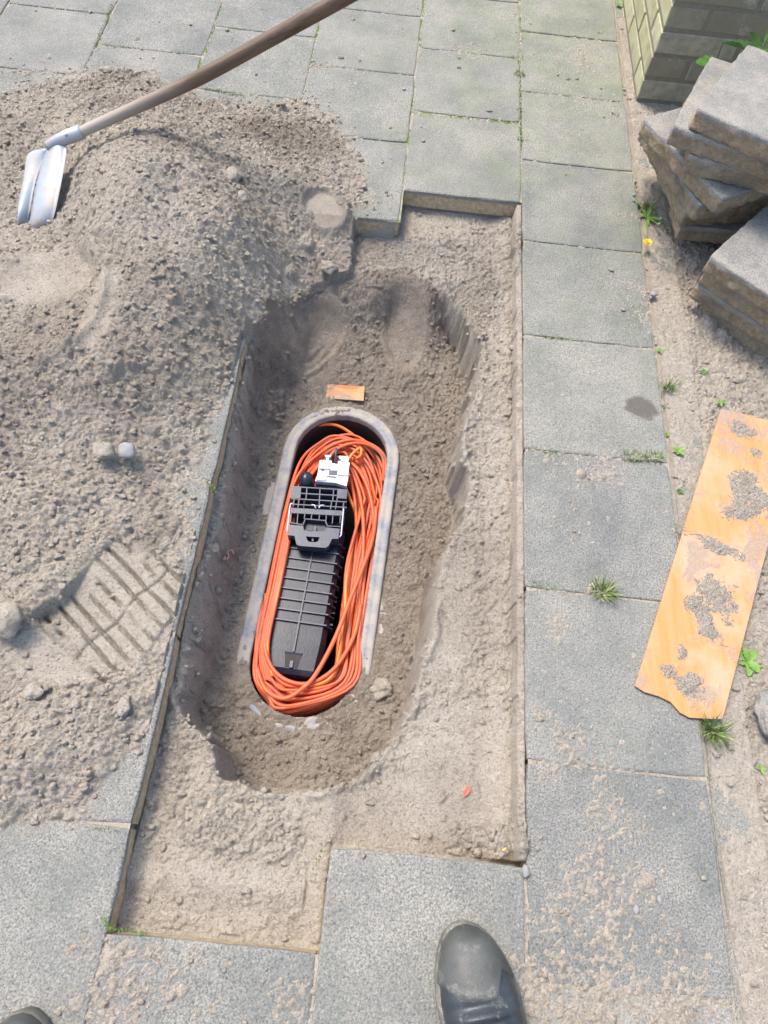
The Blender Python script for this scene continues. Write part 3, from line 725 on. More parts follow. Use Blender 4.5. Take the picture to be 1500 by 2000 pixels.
# a few clods that stand out, each a thing
def rock(name, px, py, r, sc, mat, label, cat, amp=.35, seed=0, sub=3, sink=.35, z=None, group=None):
    V, F = ico(sub); V = rock_variants(1, V, amp, seed)[0]
    c_ = G(px, py, 0 if z is None else z); zz = zat(c_[0], c_[1]); 
    if z is None: zz = max(zz, 0); c_ = G(px, py, zz)
    V = V * r * np.array(sc)
    o = np_mesh(name, V, F, mat); o.location = (c_[0], c_[1], zz + r * sc[2] * (1 - sink)); 
    return tag(o, label, cat, group)

# ------------------------------------------------------------------ grey underground box
def stad_pts(cx, cy, half, r, n=14):
    P = []
    for k in range(n + 1):
        a = math.pi * k / n; P.append((cx + r * math.cos(a), cy + half - r + r * math.sin(a)))
    for k in range(n + 1):
        a = math.pi + math.pi * k / n; P.append((cx + r * math.cos(a), cy - half + r + r * math.sin(a)))
    return P
def loft(mb, rings):
    n = len(rings[0]); V = [p for r0 in rings for p in r0]; F = []
    for k in range(len(rings) - 1):
        for i in range(n): F.append((k*n+i, k*n+(i+1)%n, (k+1)*n+(i+1)%n, (k+1)*n+i))
    mb.add(V, F)
box = empty('cable_box', (bx, by, rimz), ROT); tag(box, 'grey oval underground cable box, lid off, sunk in the middle of the hole', 'cable box')
def ringz(half, r, z, n=14): return [(x - bx, y - by, z) for x, y in stad_pts(bx, by, half, r, n)]
mb = MB(); r0 = BR
loft(mb, [ringz(BL+.030, r0+.027, -.04), ringz(BL+.028, r0+.028, -.004), ringz(BL+.026, r0+.026, 0), ringz(BL+.020, r0+.020, .0008), ringz(BL+.016, r0+.016, -.0012), ringz(BL+.012, r0+.012, -.0012), ringz(BL+.009, r0+.009, .0004), ringz(BL+.002, r0+.002, 0), ringz(BL, r0, -.003), ringz(BL, r0, -.02)])
mb.build('rim', RIM, box, True)
mb = MB(); loft(mb, [ringz(BL+.001, r0+.001, -.02), ringz(BL+.004, r0+.004, -.05), ringz(BL+.004, r0+.004, -.30)]); V, F = [(x, y, -.30) for x, y, _ in ringz(BL+.004, r0+.004, 0)], [tuple(range(30))]
mb.add(V, F); mb.build('wall', BOXIN, box, True)
for (x, y, sx, sy) in [(.146, -.13, .020, .075), (-.144, .11, .018, .085), (-.02, -.40, .09, .012)]:
    MB().box((x, y, -.016), (sx, sy, .016), None, .002).build('flange', RIM, box)
MB().box((.152, -.20, -.016), (.005, .09, .012)).build('flange', RIM, box)

# ------------------------------------------------------------------ splice closure
ZT = -.205
cl = empty('splice_closure', (*turn(-.411, .62, ROT), ZT - .12), ROT); tag(cl, 'black ribbed plastic fibre splice closure with latch lying inside the cable coil', 'splice closure')
cx0, cy0, cz0 = -.412, .62, ZT - .12
mb = MB()
def csec(y, hw, top, ch, bot):
    return [(-hw, y, bot), (hw, y, bot), (hw + .002, y, top - ch * 1.0), (hw - ch * .45, y, top), (-hw + ch * .45, y, top), (-hw - .002, y, top - ch)]
secs = [(-.172, .034, .088, .012, .03), (-.168, .046, .100, .016, .012), (-.158, .054, .106, .018, .0), (-.10, .058, .107, .018, 0), (.10, .060, .109, .018, 0), (.165, .060, .109, .018, 0)]
R6 = [csec(*q) for q in secs]; n = 6; V = [p for r in R6 for p in r]; F = [tuple(range(6)), tuple(30 + 5 - i for i in range(6))]
for k in range(5):
    for i in range(6): F.append((k*6+(i+1)%6, k*6+i, (k+1)*6+i, (k+1)*6+(i+1)%6))
MB().add(V, F).build('body', BLACK, cl)
for k in range(9):
    y = -.062 + k * .0232
    if y > .13: break
    R = csec(0, .0665, .1135, .021, .02); Ri = csec(0, .053, .098, .019, .02)
    mb = MB(); n = 6; V = []
    for yy in (y - .0013, y + .0013):
        for P in (R, Ri): V += [(p[0], yy, p[2]) for p in P]
    F = []
    for i in range(1, 6):
        j = (i + 1) % 6
        F += [(i, j, 6 + j, 6 + i), (12 + j, 12 + i, 18 + i, 18 + j), (j, i, 12 + i, 12 + j)]
    mb.add(V, F); mb.build('rib', GREYPL, cl)
mb = MB().box((0, .005, .1095), (.0028, .26, .007)); mb.build('spine', GREYPL, cl)
# notch with a peg at the foot
mb = MB(); mb.prism([(-.017, -.128), (.017, -.128), (.012, -.156), (-.012, -.156)], .1066, .1078); mb.build('notch', BOXIN, cl)
mb = MB(); mb.box((0, -.150, .108), (.008, .016, .006), None, .001); mb.tube([(-.018, -.127, .108), (.018, -.127, .108)], .0018, 6); mb.build('peg', GREYPL, cl)
side_hw = MB()
for k in range(7): side_hw.box((.062, -.05 + k * .026, .05), (.012, .004, .07))
side_hw.build('side_fin', BLACK, cl)
def K(cx, cy, z):
    p = G(540 + cx / 8.3333, 860 + cy / 8.3333, z); p = turn(p[0], p[1], -ROT); return (p[0] - cx0, p[1] - cy0)
Z1 = ZT + .022
def bar(mb, a, b, wpx, z0, z1):
    (ax, ay), (bx_, by_) = K(*a, z1), K(*b, z1); dx_, dy_ = bx_ - ax, by_ - ay; L = math.hypot(dx_, dy_)
    hw = wpx / 8.333 * .00107 / 2; nx_, ny_ = -dy_ / L * hw, dx_ / L * hw
    mb.prism([(ax + nx_, ay + ny_), (bx_ + nx_, by_ + ny_), (bx_ - nx_, by_ - ny_), (ax - nx_, ay - ny_)], z0 - cz0, z1 - cz0)
def poly(mb, P, z0, z1): mb.prism([K(x, y, z1) for x, y in P], z0 - cz0, z1 - cz0)
# dark tray under lattice
mb = MB(); poly(mb, [(250,760),(1130,815),(1090,1380),(170,1340)], ZT - .06, ZT - .002); mb.build('tray', BLACK, cl)
mb = MB()
poly(mb, [(240,742),(395,752),(380,945),(212,935)], ZT - .004, Z1)
poly(mb, [(1000,795),(1150,803),(1130,950),(990,940)], ZT - .004, Z1)
zz0 = ZT - .004
sl = .062
for y in (750, 850, 945, 1035): bar(mb, (225 if y > 900 else 240, y), (1135, y + sl * 890), 20, zz0, Z1 - .0005 * (y > 800) - .0003)
for x, a, b in ((480,760,950),(692,765,1090),(915,785,990),(985,790,990),(445,950,1080),(270,950,1090),(350,960,1090),(440,965,1090),(880,990,1120),(960,1000,1120),(1080,990,1130)):
    bar(mb, (x + 10, a), (x - 8, b), 18, zz0, Z1 - .001)
mb.build('lattice', GREYPL, cl)
mb = MB()
poly(mb, [(222,1095),(1065,1145),(1060,1225),(215,1180)], ZT, Z1 + .004)
for x in (232,340,455,568,695,805,912,1035): bar(mb, (x, 1180 + (x - 220) * .05), (x - 12, 1350 if x < 350 or x > 800 else 1275 + (x - 450) * .06), 15, ZT, Z1 + .003)
for a, b in (((205,1335),(425,1372)), ((425,1372),(462,1275)), ((462,1275),(790,1305)), ((790,1305),(822,1392)), ((822,1392),(1035,1402))): bar(mb, a, b, 16, ZT, Z1 + .0045)
mb.build('latch_frame', GREYPL, cl)
mb = MB()
H = [(205,1372),(425,1388),(438,1462),(520,1478),(770,1482),(808,1415),(1022,1440),(1000,1600),(895,1602),(838,1715),(790,1748),(365,1715),(318,1690),(285,1552),(172,1540)]
hole_ = [(472,1562),(698,1575),(665,1645),(620,1658),(520,1650),(488,1615)]
# handle plate made of pieces around the half-moon hole
poly(mb, [(205,1372),(425,1388),(438,1462),(472,1562),(488,1615),(365,1715),(318,1690),(285,1552),(172,1540)], ZT + .006, Z1 + .006)
poly(mb, [(438,1462),(520,1478),(770,1482),(698,1575),(472,1562)], ZT + .006, Z1 + .0058)
poly(mb, [(808,1415),(1022,1440),(1000,1600),(895,1602),(838,1715),(790,1748),(665,1645),(698,1575),(770,1482)], ZT + .006, Z1 + .006)
poly(mb, [(365,1715),(488,1615),(520,1650),(620,1658),(665,1645),(790,1748)], ZT + .006, Z1 + .0058)
mb.build('latch_handle', GREYPL, cl)
mb = MB(); poly(mb, [(440,1300),(785,1325),(800,1420),(770,1485),(440,1465)], ZT, ZT + .012); mb.build('latch_pocket', BLACK, cl)
mb = MB(); poly(mb, [(568,1575),(598,1578),(592,1640),(566,1638)], ZT + .01, Z1); poly(mb, [(610,1390),(635,1392),(632,1480),(608,1478)], ZT + .01, Z1); mb.build('latch_tongue', GREYPL, cl)
def K3(cx, cy, z): p = K(cx, cy, z); return (p[0], p[1], z - cz0)
for P in ([(262,1022),(222,1035),(208,1090),(165,1460),(180,1492)], [(1085,1105),(1072,1250),(1045,1540),(1022,1572)], [(560,1048),(610,1055),(632,1105)], [(770,1055),(705,1060),(685,1105)]):
    MB().tube([K3(x, y, Z1 + .007) for x, y in P], .0016, 8).build('wire_bail', WIRE, cl, True)
# port stub and pin
MB().tube([K3(478, 560, ZT + .004), K3(478, 548, ZT + .004), K3(478, 575, ZT + .004), K3(470, 760, ZT)][1:], [.0115, .0150, .0158], 20).build('cable_port', BLACK, cl, True)
MB().tube([K3(965, 135, ZT + .018), K3(966, 160, ZT + .018), K3(945, 390, ZT + .012)], [.0026, .0034, .0036], 10).build('pin', GREYPL, cl, True)
# white bracket
mb = MB()
poly(mb, [(690,335),(705,318),(895,330),(890,368),(990,385),(995,335),(1160,342),(1185,362),(1162,590),(1132,745),(985,700),(965,690),(620,662),(655,565),(672,480)], ZT + .006, ZT + .020)
poly(mb, [(780,235),(885,238),(880,262),(850,268),(845,330),(800,328),(805,265),(778,258)], ZT + .006, ZT + .022)
poly(mb, [(1012,250),(1150,258),(1172,290),(1160,345),(1040,338),(1045,300),(1010,290)], ZT + .006, ZT + .022)
poly(mb, [(700,345),(870,350),(862,460),(682,455)], ZT + .019, ZT + .0235)
poly(mb, [(1000,400),(1175,400),(1160,570),(985,560)], ZT + .019, ZT + .0228)
poly(mb, [(660,565),(810,575),(800,650),(640,645)], ZT + .019, ZT + .023)
mb.build('white_bracket', WHITE, cl)
mb = MB(); poly(mb, [(850,485),(985,490),(975,560),(845,550)], ZT + .0195, ZT + .0215); poly(mb, [(820,575),(970,590),(966,606),(818,594)], ZT + .0195, ZT + .0212); poly(mb, [(725,468),(768,470),(765,490),(722,488)], ZT + .0195, ZT + .0214); mb.build('bracket_slot', GREYPL, cl)
mb = MB(); poly(mb, [(622,668),(985,705),(1130,750),(1115,810),(610,745)], ZT - .04, ZT + .004); mb.build('neck', BLACK, cl)

# ------------------------------------------------------------------ coil of orange cable
coil = empty('cable_coil', (bx, by, rimz - .06), ROT); tag(coil, 'thick coil of thin orange cable loops wound round the black closure', 'cable coil')
def cable(P, r=.0043, mat=CABLE, n=9, closed=False):
    o = MB().tube([(p[0] - bx, p[1] - by, p[2] - (rimz - .06)) for p in catmull(P, n, closed)], r, 8, True, closed).build('cable', mat, coil, True); return o
rc = random.Random(5)
NL = 38
for k in range(NL):
    q = k / (NL - 1); j = lambda s=.004: rc.uniform(-s, s)
    lay = rc.random()
    inn = (k % 9) / 8.0                       # 0 = against wall, 1 = towards closure
    zl = -.285 + .080 * (k / NL) ** .8
    xl = -.4865 + .026 * inn * .95; xr = -.284 - .036 * inn - .014 * rc.random()
    yt = 1.055 - .10 * rc.random() - .035 * inn
    yb = .376 + .055 * inn + j(.004)
    zt = zl - .012 - .02 * rc.random()
    xl = -.4870 + .023 * inn; zu = zl + inn * .032
    P = [(bx - .012 + j(.012), yb, zl + .010), (xr + .004 - .04 * (1 - inn) * .0, .44 + .012 * inn, zl + .012), (xr + .006 + j(), .56 + j(.02), zl + j(.003)), (xr + .002 + j(.006), .70 + j(.02), zl - .006 + j(.004)),
         (xr + .010 + j(.006), .84 + j(.02), zt), (xr + .006 + j(), yt - .10, zt), (xr - .035 + j(.008), yt - .025, zt + .01), (bx - .005 + j(.015), yt, zt + .012), (xl + .045 + j(.006), yt - .030 + j(.006), zt + .01),
         (xl + .010 + j(.003), yt - .10, zl), (xl + j(.0015), .80, min(zu, -.204)), (xl + j(.0015), .62, min(zu, -.204)), (xl + .0005 + j(.001), .50, min(zu, -.204)), (xl + .012 + .010 * inn, .43 + .01 * inn, zl + .008), (bx - .060 + j(.004), yb + .020, zl + .010)]
    if xl + .0043 > -.408 - .058: pass
    cable(P, .0034 + .0003 * rc.random(), CABLE if k % 7 else CABLE_Y, 7, True)
# strands that cross over the others
def gz(l):
    out = []
    for x, y, z in l:
        p = G(x, y, z); a, b = turn(p[0], p[1], -ROT); out.append((a, b, z))
    return out
cable(gz([(735,990,-.22),(728,1050,-.205),(710,1105,-.196),(684,1170,-.188),(655,1245,-.184),(618,1315,-.184),(590,1345,-.186),(556,1364,-.19),(522,1350,-.194),(506,1318,-.200),(500,1280,-.206),(508,1200,-.21),(522,1110,-.22)]), .0046)
cable(gz([(705,1180,-.205),(692,1240,-.200),(662,1295,-.196),(628,1325,-.194),(588,1336,-.194),(548,1322,-.196),(524,1290,-.20),(516,1240,-.205),(520,1160,-.21)]), .0044)
cable(gz([(585,845,-.25),(615,832,-.235),(655,830,-.23),(690,850,-.245),(705,870,-.262)]), .0040, CABLE_Y)
cable(gz([(520,1240,-.215),(527,1300,-.21),(560,1350,-.21),(575,1356,-.215)]), .0040)
cable(gz([(620,950,-.24),(632,915,-.22),(655,880,-.205),(690,866,-.20),(725,872,-.21),(748,895,-.222),(748,940,-.24)]), .0043)
cable(gz([(600,950,-.24),(612,905,-.222),(640,875,-.21),(680,860,-.205),(720,866,-.212),(750,890,-.222),(753,930,-.235)]), .0043)
cable(gz([(675,905,-.20),(690,885,-.195),(704,875,-.195),(704,890,-.20),(690,900,-.215),(700,915,-.23),(722,945,-.24),(735,990,-.25)]), .0038, CABLE_Y)
cable(gz([(682,900,-.21),(705,925,-.212),(722,965,-.216),(730,1020,-.22),(728,1080,-.22),(720,1140,-.22)]), .0043)
cable(gz([(682,910,-.215),(698,950,-.22),(708,1000,-.22),(710,1060,-.22),(706,1130,-.22),(700,1200,-.215)]), .0043)
cable(gz([(684,930,-.22),(694,985,-.23),(696,1050,-.235),(692,1110,-.235),(700,1180,-.23)]), .0041)

# ------------------------------------------------------------------ orange board and buried strip
a = G(1408, 798, .006)[:2]; b = G(1240, 1340, .006)[:2]; c_ = G(1411, 1405, .006)[:2]; d_ = G(1512, 960, .006)[:2]; e_ = a + (d_ - G(1512, 960, .006)[:2]) ; 
ax_ = (a - b) / np.linalg.norm(a - b); nx2 = np.array([ax_[1], -ax_[0]])
wd = .158; tr2 = a + nx2 * wd * 1.02 + ax_ * .035
org = np.array([(a[0] + b[0]) / 2, (a[1] + b[1]) / 2])
bot = [b, b + (c_ - b) * .12 - ax_ * .004, b + (c_ - b) * .28 - ax_ * .002, b + (c_ - b) * .42 - ax_ * .004, b + (c_ - b) * .55 - ax_ * .016, b + (c_ - b) * .66 - ax_ * .018, b + (c_ - b) * .82 - ax_ * .010, c_]
outl = bot + [tr2, a + nx2 * wd * .5 + ax_ * .014, a]
outl = [tuple((p - org)) for p in outl]
tilt = empty('orange_board', (org[0], org[1], .0035)); tag(tilt, 'long orange plastic cover board smeared with mud, torn lower end, lying on the edging', 'board')
mb = MB(); mb.prism(outl, 0, .0032); pb = mb.build('board', ORANGE_B, tilt)
md = pb.modifiers.new('bevel', 'BEVEL'); md.width = .0006; md.segments = 2
# clods of mud stuck on the board
def mud_patch(cx, cy, rx, ry, an, seed, h=.006):
    n1, n2 = 70, 70; xs = np.linspace(-1.25, 1.25, n1); ys = np.linspace(-1.25, 1.25, n2); A, B = np.meshgrid(xs, ys)
    r = np.sqrt(A * A + B * B); px = A * rx; py = B * ry
    hh = (1.0 - r) + fbm(px + seed, py, 35, 4, .65, seed) * 1.15 + fbm(px + seed, py, 260, 2, .8, seed + 2) * .55
    z = np.clip(hh, -.2, 1) * h * .6 * (.4 + .6 * (fbm(px + seed, py, 120, 3, .7, seed + 5) + 1)) + vn(px + seed, py, 500, seed) * .0015
    ca, sa = math.cos(an), math.sin(an)
    V = np.stack([px * ca - py * sa + cx - org[0], px * sa + py * ca + cy - org[1], .0031 + z], -1).reshape(-1, 3)
    idx = np.arange(n1 * n2).reshape(n2, n1); q = np.stack([idx[:-1, :-1], idx[:-1, 1:], idx[1:, 1:], idx[1:, :-1]], -1)
    keep = (np.maximum(z[:-1, :-1], z[1:, 1:]) > -.0002)
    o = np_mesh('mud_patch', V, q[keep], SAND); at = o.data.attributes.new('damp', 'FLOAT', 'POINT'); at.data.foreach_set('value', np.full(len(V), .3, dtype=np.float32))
    o.parent = tilt; o['kind'] = 'stuff'
for k, (px, py, rx, ry, an) in enumerate([(1470,970,.042,.05,.3),(1385,1060,.055,.014,-.35),(1400,1170,.036,.040,0),(1375,1215,.020,.042,.35),(1345,1340,.022,.020,0),(1305,1315,.018,.015,0),(1450,840,.024,.02,0),(1440,1000,.03,.02,.5),(1350,1180,.02,.018,0),(1330,1275,.009,.012,0),(1475,885,.012,.012,0)]):
    p = G(px, py, .005); mud_patch(p[0], p[1], rx, ry, an, 30 + k * 3)
p0, p1, p2, p3 = G(640, 752, -.188), G(712, 756, -.186), G(710, 784, -.194), G(636, 779, -.206)
q0 = (p0 + p2) / 2
mb = MB(); mb.add([p - q0 for p in (p0, p1, p2, p3)] + [p - q0 - np.array([0, 0, .003]) for p in (p0, p1, p2, p3)], [(3,2,1,0),(4,5,6,7),(0,1,5,4),(1,2,6,5),(2,3,7,6),(3,0,4,7)])
o = mb.build('orange_strip', ORANGE_B); o.location = q0 + np.array([0, 0, .003]); tag(o, 'short dirty orange plastic strip half buried just above the rounded top of the cable box', 'strip')

# ------------------------------------------------------------------ shovel
sh = empty('shovel', (-1.0, 1.5, .15)); tag(sh, 'shovel with long brown wooden handle, pale steel blade stuck in the sand heap', 'shovel')
sx0 = np.array([-1.0, 1.5, .15])
hpts = [G(150, 262, .165), G(200, 239, .188), G(300, 194, .225), G(400, 146, .265), G(520, 80, .325), G(650, 8, .40)]
hs, h1, he = hpts[0], hpts[2], hpts[5]
hd = he - hpts[3]; hd = hd / np.linalg.norm(hd)
path = hpts + [he + hd * .3, he + hd * .55]
pl = catmull(path, 6); L_ = [0]
for i in range(1, len(pl)): L_.append(L_[-1] + np.linalg.norm(pl[i] - pl[i-1]))
rr = [.0105 + .0042 * min(1, s / .3) for s in L_]
# handle in a local frame with x along its length, for the grain
hf = Matrix.Translation(Vector(hs)) @ Vector(he - hs).to_track_quat('X', 'Z').to_matrix().to_4x4()
mb = MB(); mb.tube([hf.inverted() @ Vector(p) for p in pl], rr, 18)
o = mb.build('handle', WOOD, sh, True); o.matrix_local = Matrix.Translation(Vector(-sx0)) @ hf
s0 = G(92, 287, .145); s1 = G(160, 257, .170)
mb = MB(); mb.tube([p - sx0 for p in catmull([s0, (s0 + s1) / 2 + np.array([0, 0, .002]), s1], 4)], [.010, .0115, .0125, .0135, .014, .0145, .0145, .0145, .0145][:9], 16); mb.build('socket', STEEL, sh, True)
mb = MB(); rv = (s0 * .3 + s1 * .7); mb.tube([rv - sx0 + np.array([-.004, -.012, .010]), rv - sx0 + np.array([-.005, -.014, .013])], .003, 8); mb.build('rivet', STEEL, sh, True)
# blade: broad pressed sheet with a folded central ridge, cutting edge down in the sand
def sheetgrid(rows, th=.0025, name='blade'):
    m_ = len(rows); n_ = len(rows[0]); V = []; 
    A = np.array(rows, float)
    du = np.gradient(A, axis=0); dv = np.gradient(A, axis=1); N = np.cross(du, dv); N /= np.linalg.norm(N, axis=2, keepdims=True) + 1e-9
    A2 = A - N * th
    V = [tuple(p - sx0) for p in A.reshape(-1, 3)] + [tuple(p - sx0) for p in A2.reshape(-1, 3)]
    F = []; o = m_ * n_
    for i in range(m_ - 1):
        for j in range(n_ - 1):
            a_ = i*n_+j; F += [(a_, a_+1, a_+n_+1, a_+n_), (o+a_+n_, o+a_+n_+1, o+a_+1, o+a_)]
    for i in range(m_ - 1):
        for j in (0, n_ - 1): a_ = i*n_+j; F.append((a_, a_+n_, o+a_+n_, o+a_))
    for j in range(n_ - 1):
        for i in (0, m_ - 1): a_ = i*n_+j; F.append((a_, o+a_, o+a_+1, a_+1))
    return V, F
# right (front) leaf of the blade
cL = catmull([G(100,272,.15), G(82,315,.13), G(68,375,.10), G(60,420,.075), G(54,450,.045), G(50,480,-.02)], 4)
cR = catmull([G(131,268,.155), G(127,318,.14), G(116,375,.115), G(106,420,.09), G(97,446,.06), G(94,478,-.01)], 4)
def cross(cL, cR, bul, nrm, n=9):
    rows = []
    for p, q in zip(cL, cR):
        rows.append([p + (q - p) * t_ + np.array(nrm) * bul * math.sin(math.pi * t_) for t_ in np.linspace(0, 1, n)])
    return rows
V, F = sheetgrid(cross(cL, cR, .012, (.2, -.5, .7))); mesh_obj('blade', V, F, STEEL, sh, True)
dL = catmull([G(88,290,.14), G(55,300,.125), G(46,345,.105), G(37,390,.085), G(34,425,.07), G(36,448,.045), G(38,475,-.02)], 4)
dR = catmull([G(96,296,.138), G(78,330,.118), G(68,362,.10), G(61,395,.082), G(56,425,.062), G(52,448,.038), G(50,475,-.02)], 4)
V, F = sheetgrid(cross(dL, dR, .006, (-.3, -.3, .8))); mesh_obj('blade_flange', V, F, STEEL, sh, True)

# ------------------------------------------------------------------ loose slabs lifted out and stacked on the right
def loose_mesh(seed):
    import bmesh
    bm = bmesh.new(); bmesh.ops.create_cube(bm, size=1)
    for v in bm.verts: v.co = Vector((v.co.x * .297, v.co.y * .297, v.co.z * .0425 - .02125))
    bmesh.ops.bevel(bm, geom=[e for e in bm.edges], offset=.0022, segments=1, affect='EDGES')
    bmesh.ops.subdivide_edges(bm, edges=[e for e in bm.edges if e.calc_length() > .1], cuts=36, use_grid_fill=True)
    bmesh.ops.subdivide_edges(bm, edges=[e for e in bm.edges if e.calc_length() > .03], cuts=5, use_grid_fill=True)
    for v in bm.verts:
        p = v.co; sd_ = Vector((seed * 3.7, 1.1, 0))
        side = max(abs(p.x), abs(p.y)) > .1435
        k = mn.fractal(p * 45 + sd_, 1, 2, 4) ; k2 = mn.noise(p * 12 + sd_)
        if side:
            low = min(1, max(0, (-p.z - .006) / .01))
            amt = (k * .0042 + k2 * .0034 + mn.noise(p * 130 + sd_) * .0012) * (.35 + low)
            d = Vector((p.x if abs(p.x) > .1435 else 0, p.y if abs(p.y) > .1435 else 0, 0))
            if d.length > 0: v.co += d.normalized() * (amt - low * .0015)
            cn = min(abs(abs(p.x) - .1485), .1) + min(abs(abs(p.y) - .1485), .1)
            if cn < .02: v.co -= Vector((p.x, p.y, 0)).normalized() * (.02 - cn) * .16 * (.6 + k2)
            v.co.z += k * .001
        elif p.z < -.03: v.co.z += k * .001
    for f in bm.faces: f.smooth = abs(f.normal.z) < .5
    me = bpy.data.meshes.new('lifted_slab'); bm.to_mesh(me); bm.free(); me.materials.append(STACK)
    return me
LM = [loose_mesh(k) for k in range(4)]
def lifted(z, corner_px, dir_px, which, label, k, group, tilt=(0, 0)):
    """which='R': near corner + edge running right to dir; 'L': left corner + edge running up-right to dir; 'N': near corner + edge running up-left to dir"""
    c0 = G(*corner_px, z)[:2]; c1 = G(*dir_px, z)[:2]; u = (c1 - c0) / np.linalg.norm(c1 - c0)
    if which == 'R': u = np.array([-u[1], u[0]])
    v = np.array([u[1], -u[0]])             # to the right of u
    ctr = c0 + (u + v) * .1485
    o = bpy.data.objects.new('lifted_slab', LM[k % 4]); C.objects.link(o)
    o.location = (ctr[0], ctr[1], z); o.rotation_euler = (tilt[0], tilt[1], math.atan2(u[1], u[0]) + (k % 3) * 0)
    return tag(o, label, 'paving slab', group)
gA = 'lifted slabs in the tall twisted stack'; gB = 'lifted slabs in the low neat stack'
zs = [.327 - .0440 * k for k in range(7)]
lifted(zs[0], (1360,212), (1462,84), 'L', 'topmost slab of the tall twisted stack, pale grey top in full view', 0, gA)
lifted(zs[1], (1315,245), (1386,114), 'L', 'second slab from the top of the tall stack, showing a narrow wedge of grey top', 1, gA)
lifted(zs[2], (1345,302), (1500,342), 'R', 'third slab from the top of the tall stack, a pale blunt corner jutting from the shadow', 2, gA)
lifted(zs[3], (1412,388), (1284,258), 'N', 'middle slab of the tall stack, long brown left side and corner jutting farthest to the front', 3, gA)
lifted(zs[4], (1368,402), (1276,272), 'N', 'slab third from the bottom of the tall stack, brown left side parallel to the one above', 0, gA)
lifted(zs[5], (1342,414), (1302,328), 'N', 'slab second from the bottom of the tall stack, whitish worn left side', 1, gA)
lifted(zs[6], (1330,440), (1312,330), 'N', 'bottom slab of the tall stack, resting on the soil with a broken front corner', 2, gA)
lifted(.152, (1386,500), (1500,398), 'L', 'top slab of the low stack at the right edge, bluish grey top in view', 1, gB)
lifted(.1075, (1375,524), (1492,420), 'L', 'second slab from the top of the low stack at the right edge', 2, gB)
lifted(.063, (1361,552), (1480,445), 'L', 'third slab from the top of the low stack, sticking out farthest left', 3, gB)
lifted(.0195, (1372,585), (1490,480), 'L', 'bottom slab of the low stack, half sunk in the sandy soil', 0, gB)
# ------------------------------------------------------------------ brick wall corner
wx0, wy0 = .333, 2.125
wall = empty('brick_wall', (wx0, wy0, 0)); tag(wall, 'corner of a weathered yellow brick wall with green algae on its left face', 'wall')
def brick_mesh(l, seed):
    r_ = random.Random(seed); mb = MB(); mb.box((0, 0, 0), (l, .1, .051), None, .0025)
    V = [Vector(v) + Vector([r_.uniform(-.0008, .0008) for _ in range(3)]) for v in mb.v]
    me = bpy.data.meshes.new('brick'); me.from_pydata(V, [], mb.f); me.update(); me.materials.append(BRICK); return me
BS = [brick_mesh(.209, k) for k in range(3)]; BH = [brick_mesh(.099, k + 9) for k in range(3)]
def brick(me, x, y, z, rz):
    o = bpy.data.objects.new('brick', me); C.objects.link(o); o.parent = wall
    o.location = (x + random.uniform(-.0012, .0012), y + random.uniform(-.0012, .0012), z); o.rotation_euler = (0, 0, rz + random.uniform(-.004, .004))
for cN in range(-1, 12):
    z = cN * .0615 + .0255
    A = cN % 2 == 0
    x = .1055 if A else .2665 - .0515
    # front face (towards the camera)
    if A:
        xs = [.105 + .2200 * i for i in range(5)]; 
        for xx in xs: brick(random.choice(BS), xx, .05, z, 0)
        ys = [.11 + .105 + .22 * i for i in range(5)]
        for yy in ys: brick(random.choice(BS), .05, yy, z, math.pi / 2)
    else:
        ys = [.105 + .22 * i for i in range(5)]
        for yy in ys: brick(random.choice(BS), .05, yy, z, math.pi / 2)
        xs = [.11 + .105 + .22 * i for i in range(4)]
        for xx in xs: brick(random.choice(BS), xx, .05, z, 0)
mb = MB(); mb.box((.55, .052, .32), (1.095, .099, .76)); mb.box((.052, .62, .32), (.099, 1.03, .755)); mb.build('mortar', MORTAR, wall)

# ------------------------------------------------------------------ plants
def blade_strip(mb, base, ang, L, w_, bend, n=5, z0=0):
    d = Vector((math.cos(ang), math.sin(ang), 0)); s = Vector((-d.y, d.x, 0)); V = []
    for i in range(n + 1):
        t_ = i / n; h = math.sin(min(t_ * bend, 1.45)) * L / max(bend, .2); r = (1 - math.cos(min(t_ * bend, 1.45))) * L / max(bend, .2) + t_ * L * .15
        c = Vector(base) + d * r + Vector((0, 0, h + z0)); ww = w_ * (1 - t_) ** .7
        V += [c - s * ww + Vector((0, 0, ww * .3)), c + s * ww + Vector((0, 0, ww * .3))]
    F = [(2*i, 2*i+1, 2*i+3, 2*i+2) for i in range(n)]
    mb.add(V, F)
def ground_z(p): return max(zat(p[0], p[1]), -.004 if p[0] < .3 else -9)
def grass_tuft(px, py, r, n, L, label, mix=.2, sx=1.0, mat=GRASS):
    p = G(px, py, 0); z = ground_z(p); root = empty('grass_tuft', (p[0], p[1], z)); tag(root, label, 'grass tuft')
    for mt, cnt, nm in ((mat, int(n * (1 - mix)), 'blades'), (DRYGR, int(n * mix), 'dry_blades')):
        mb = MB()
        for k in range(cnt):
            a_ = random.uniform(0, 6.28); q = r * random.random() ** .6
            a_ += .0
            blade_strip(mb, (math.cos(a_) * q * sx, math.sin(a_) * q * .6, -.002), a_ + random.uniform(-1.5, 1.5), L * random.uniform(.2, 1.05), random.uniform(.0007, .0015), random.uniform(.7, 2.6))
        if cnt: mb.build(nm, mt, root)
grass_tuft(1177, 1157, .018, 150, .045, 'spiky olive grass tuft in the slab joint left of the orange board', .35)
grass_tuft(1238, 893, .018, 140, .020, 'low flat grass tuft in the slab joint, left of its twin', .15, 1.2)
grass_tuft(1276, 893, .016, 120, .020, 'low flat grass tuft in the slab joint, at the slab edge', .15, 1.2)
grass_tuft(1394, 1430, .016, 120, .05, 'green grass tuft just below the torn end of the orange board', .1)
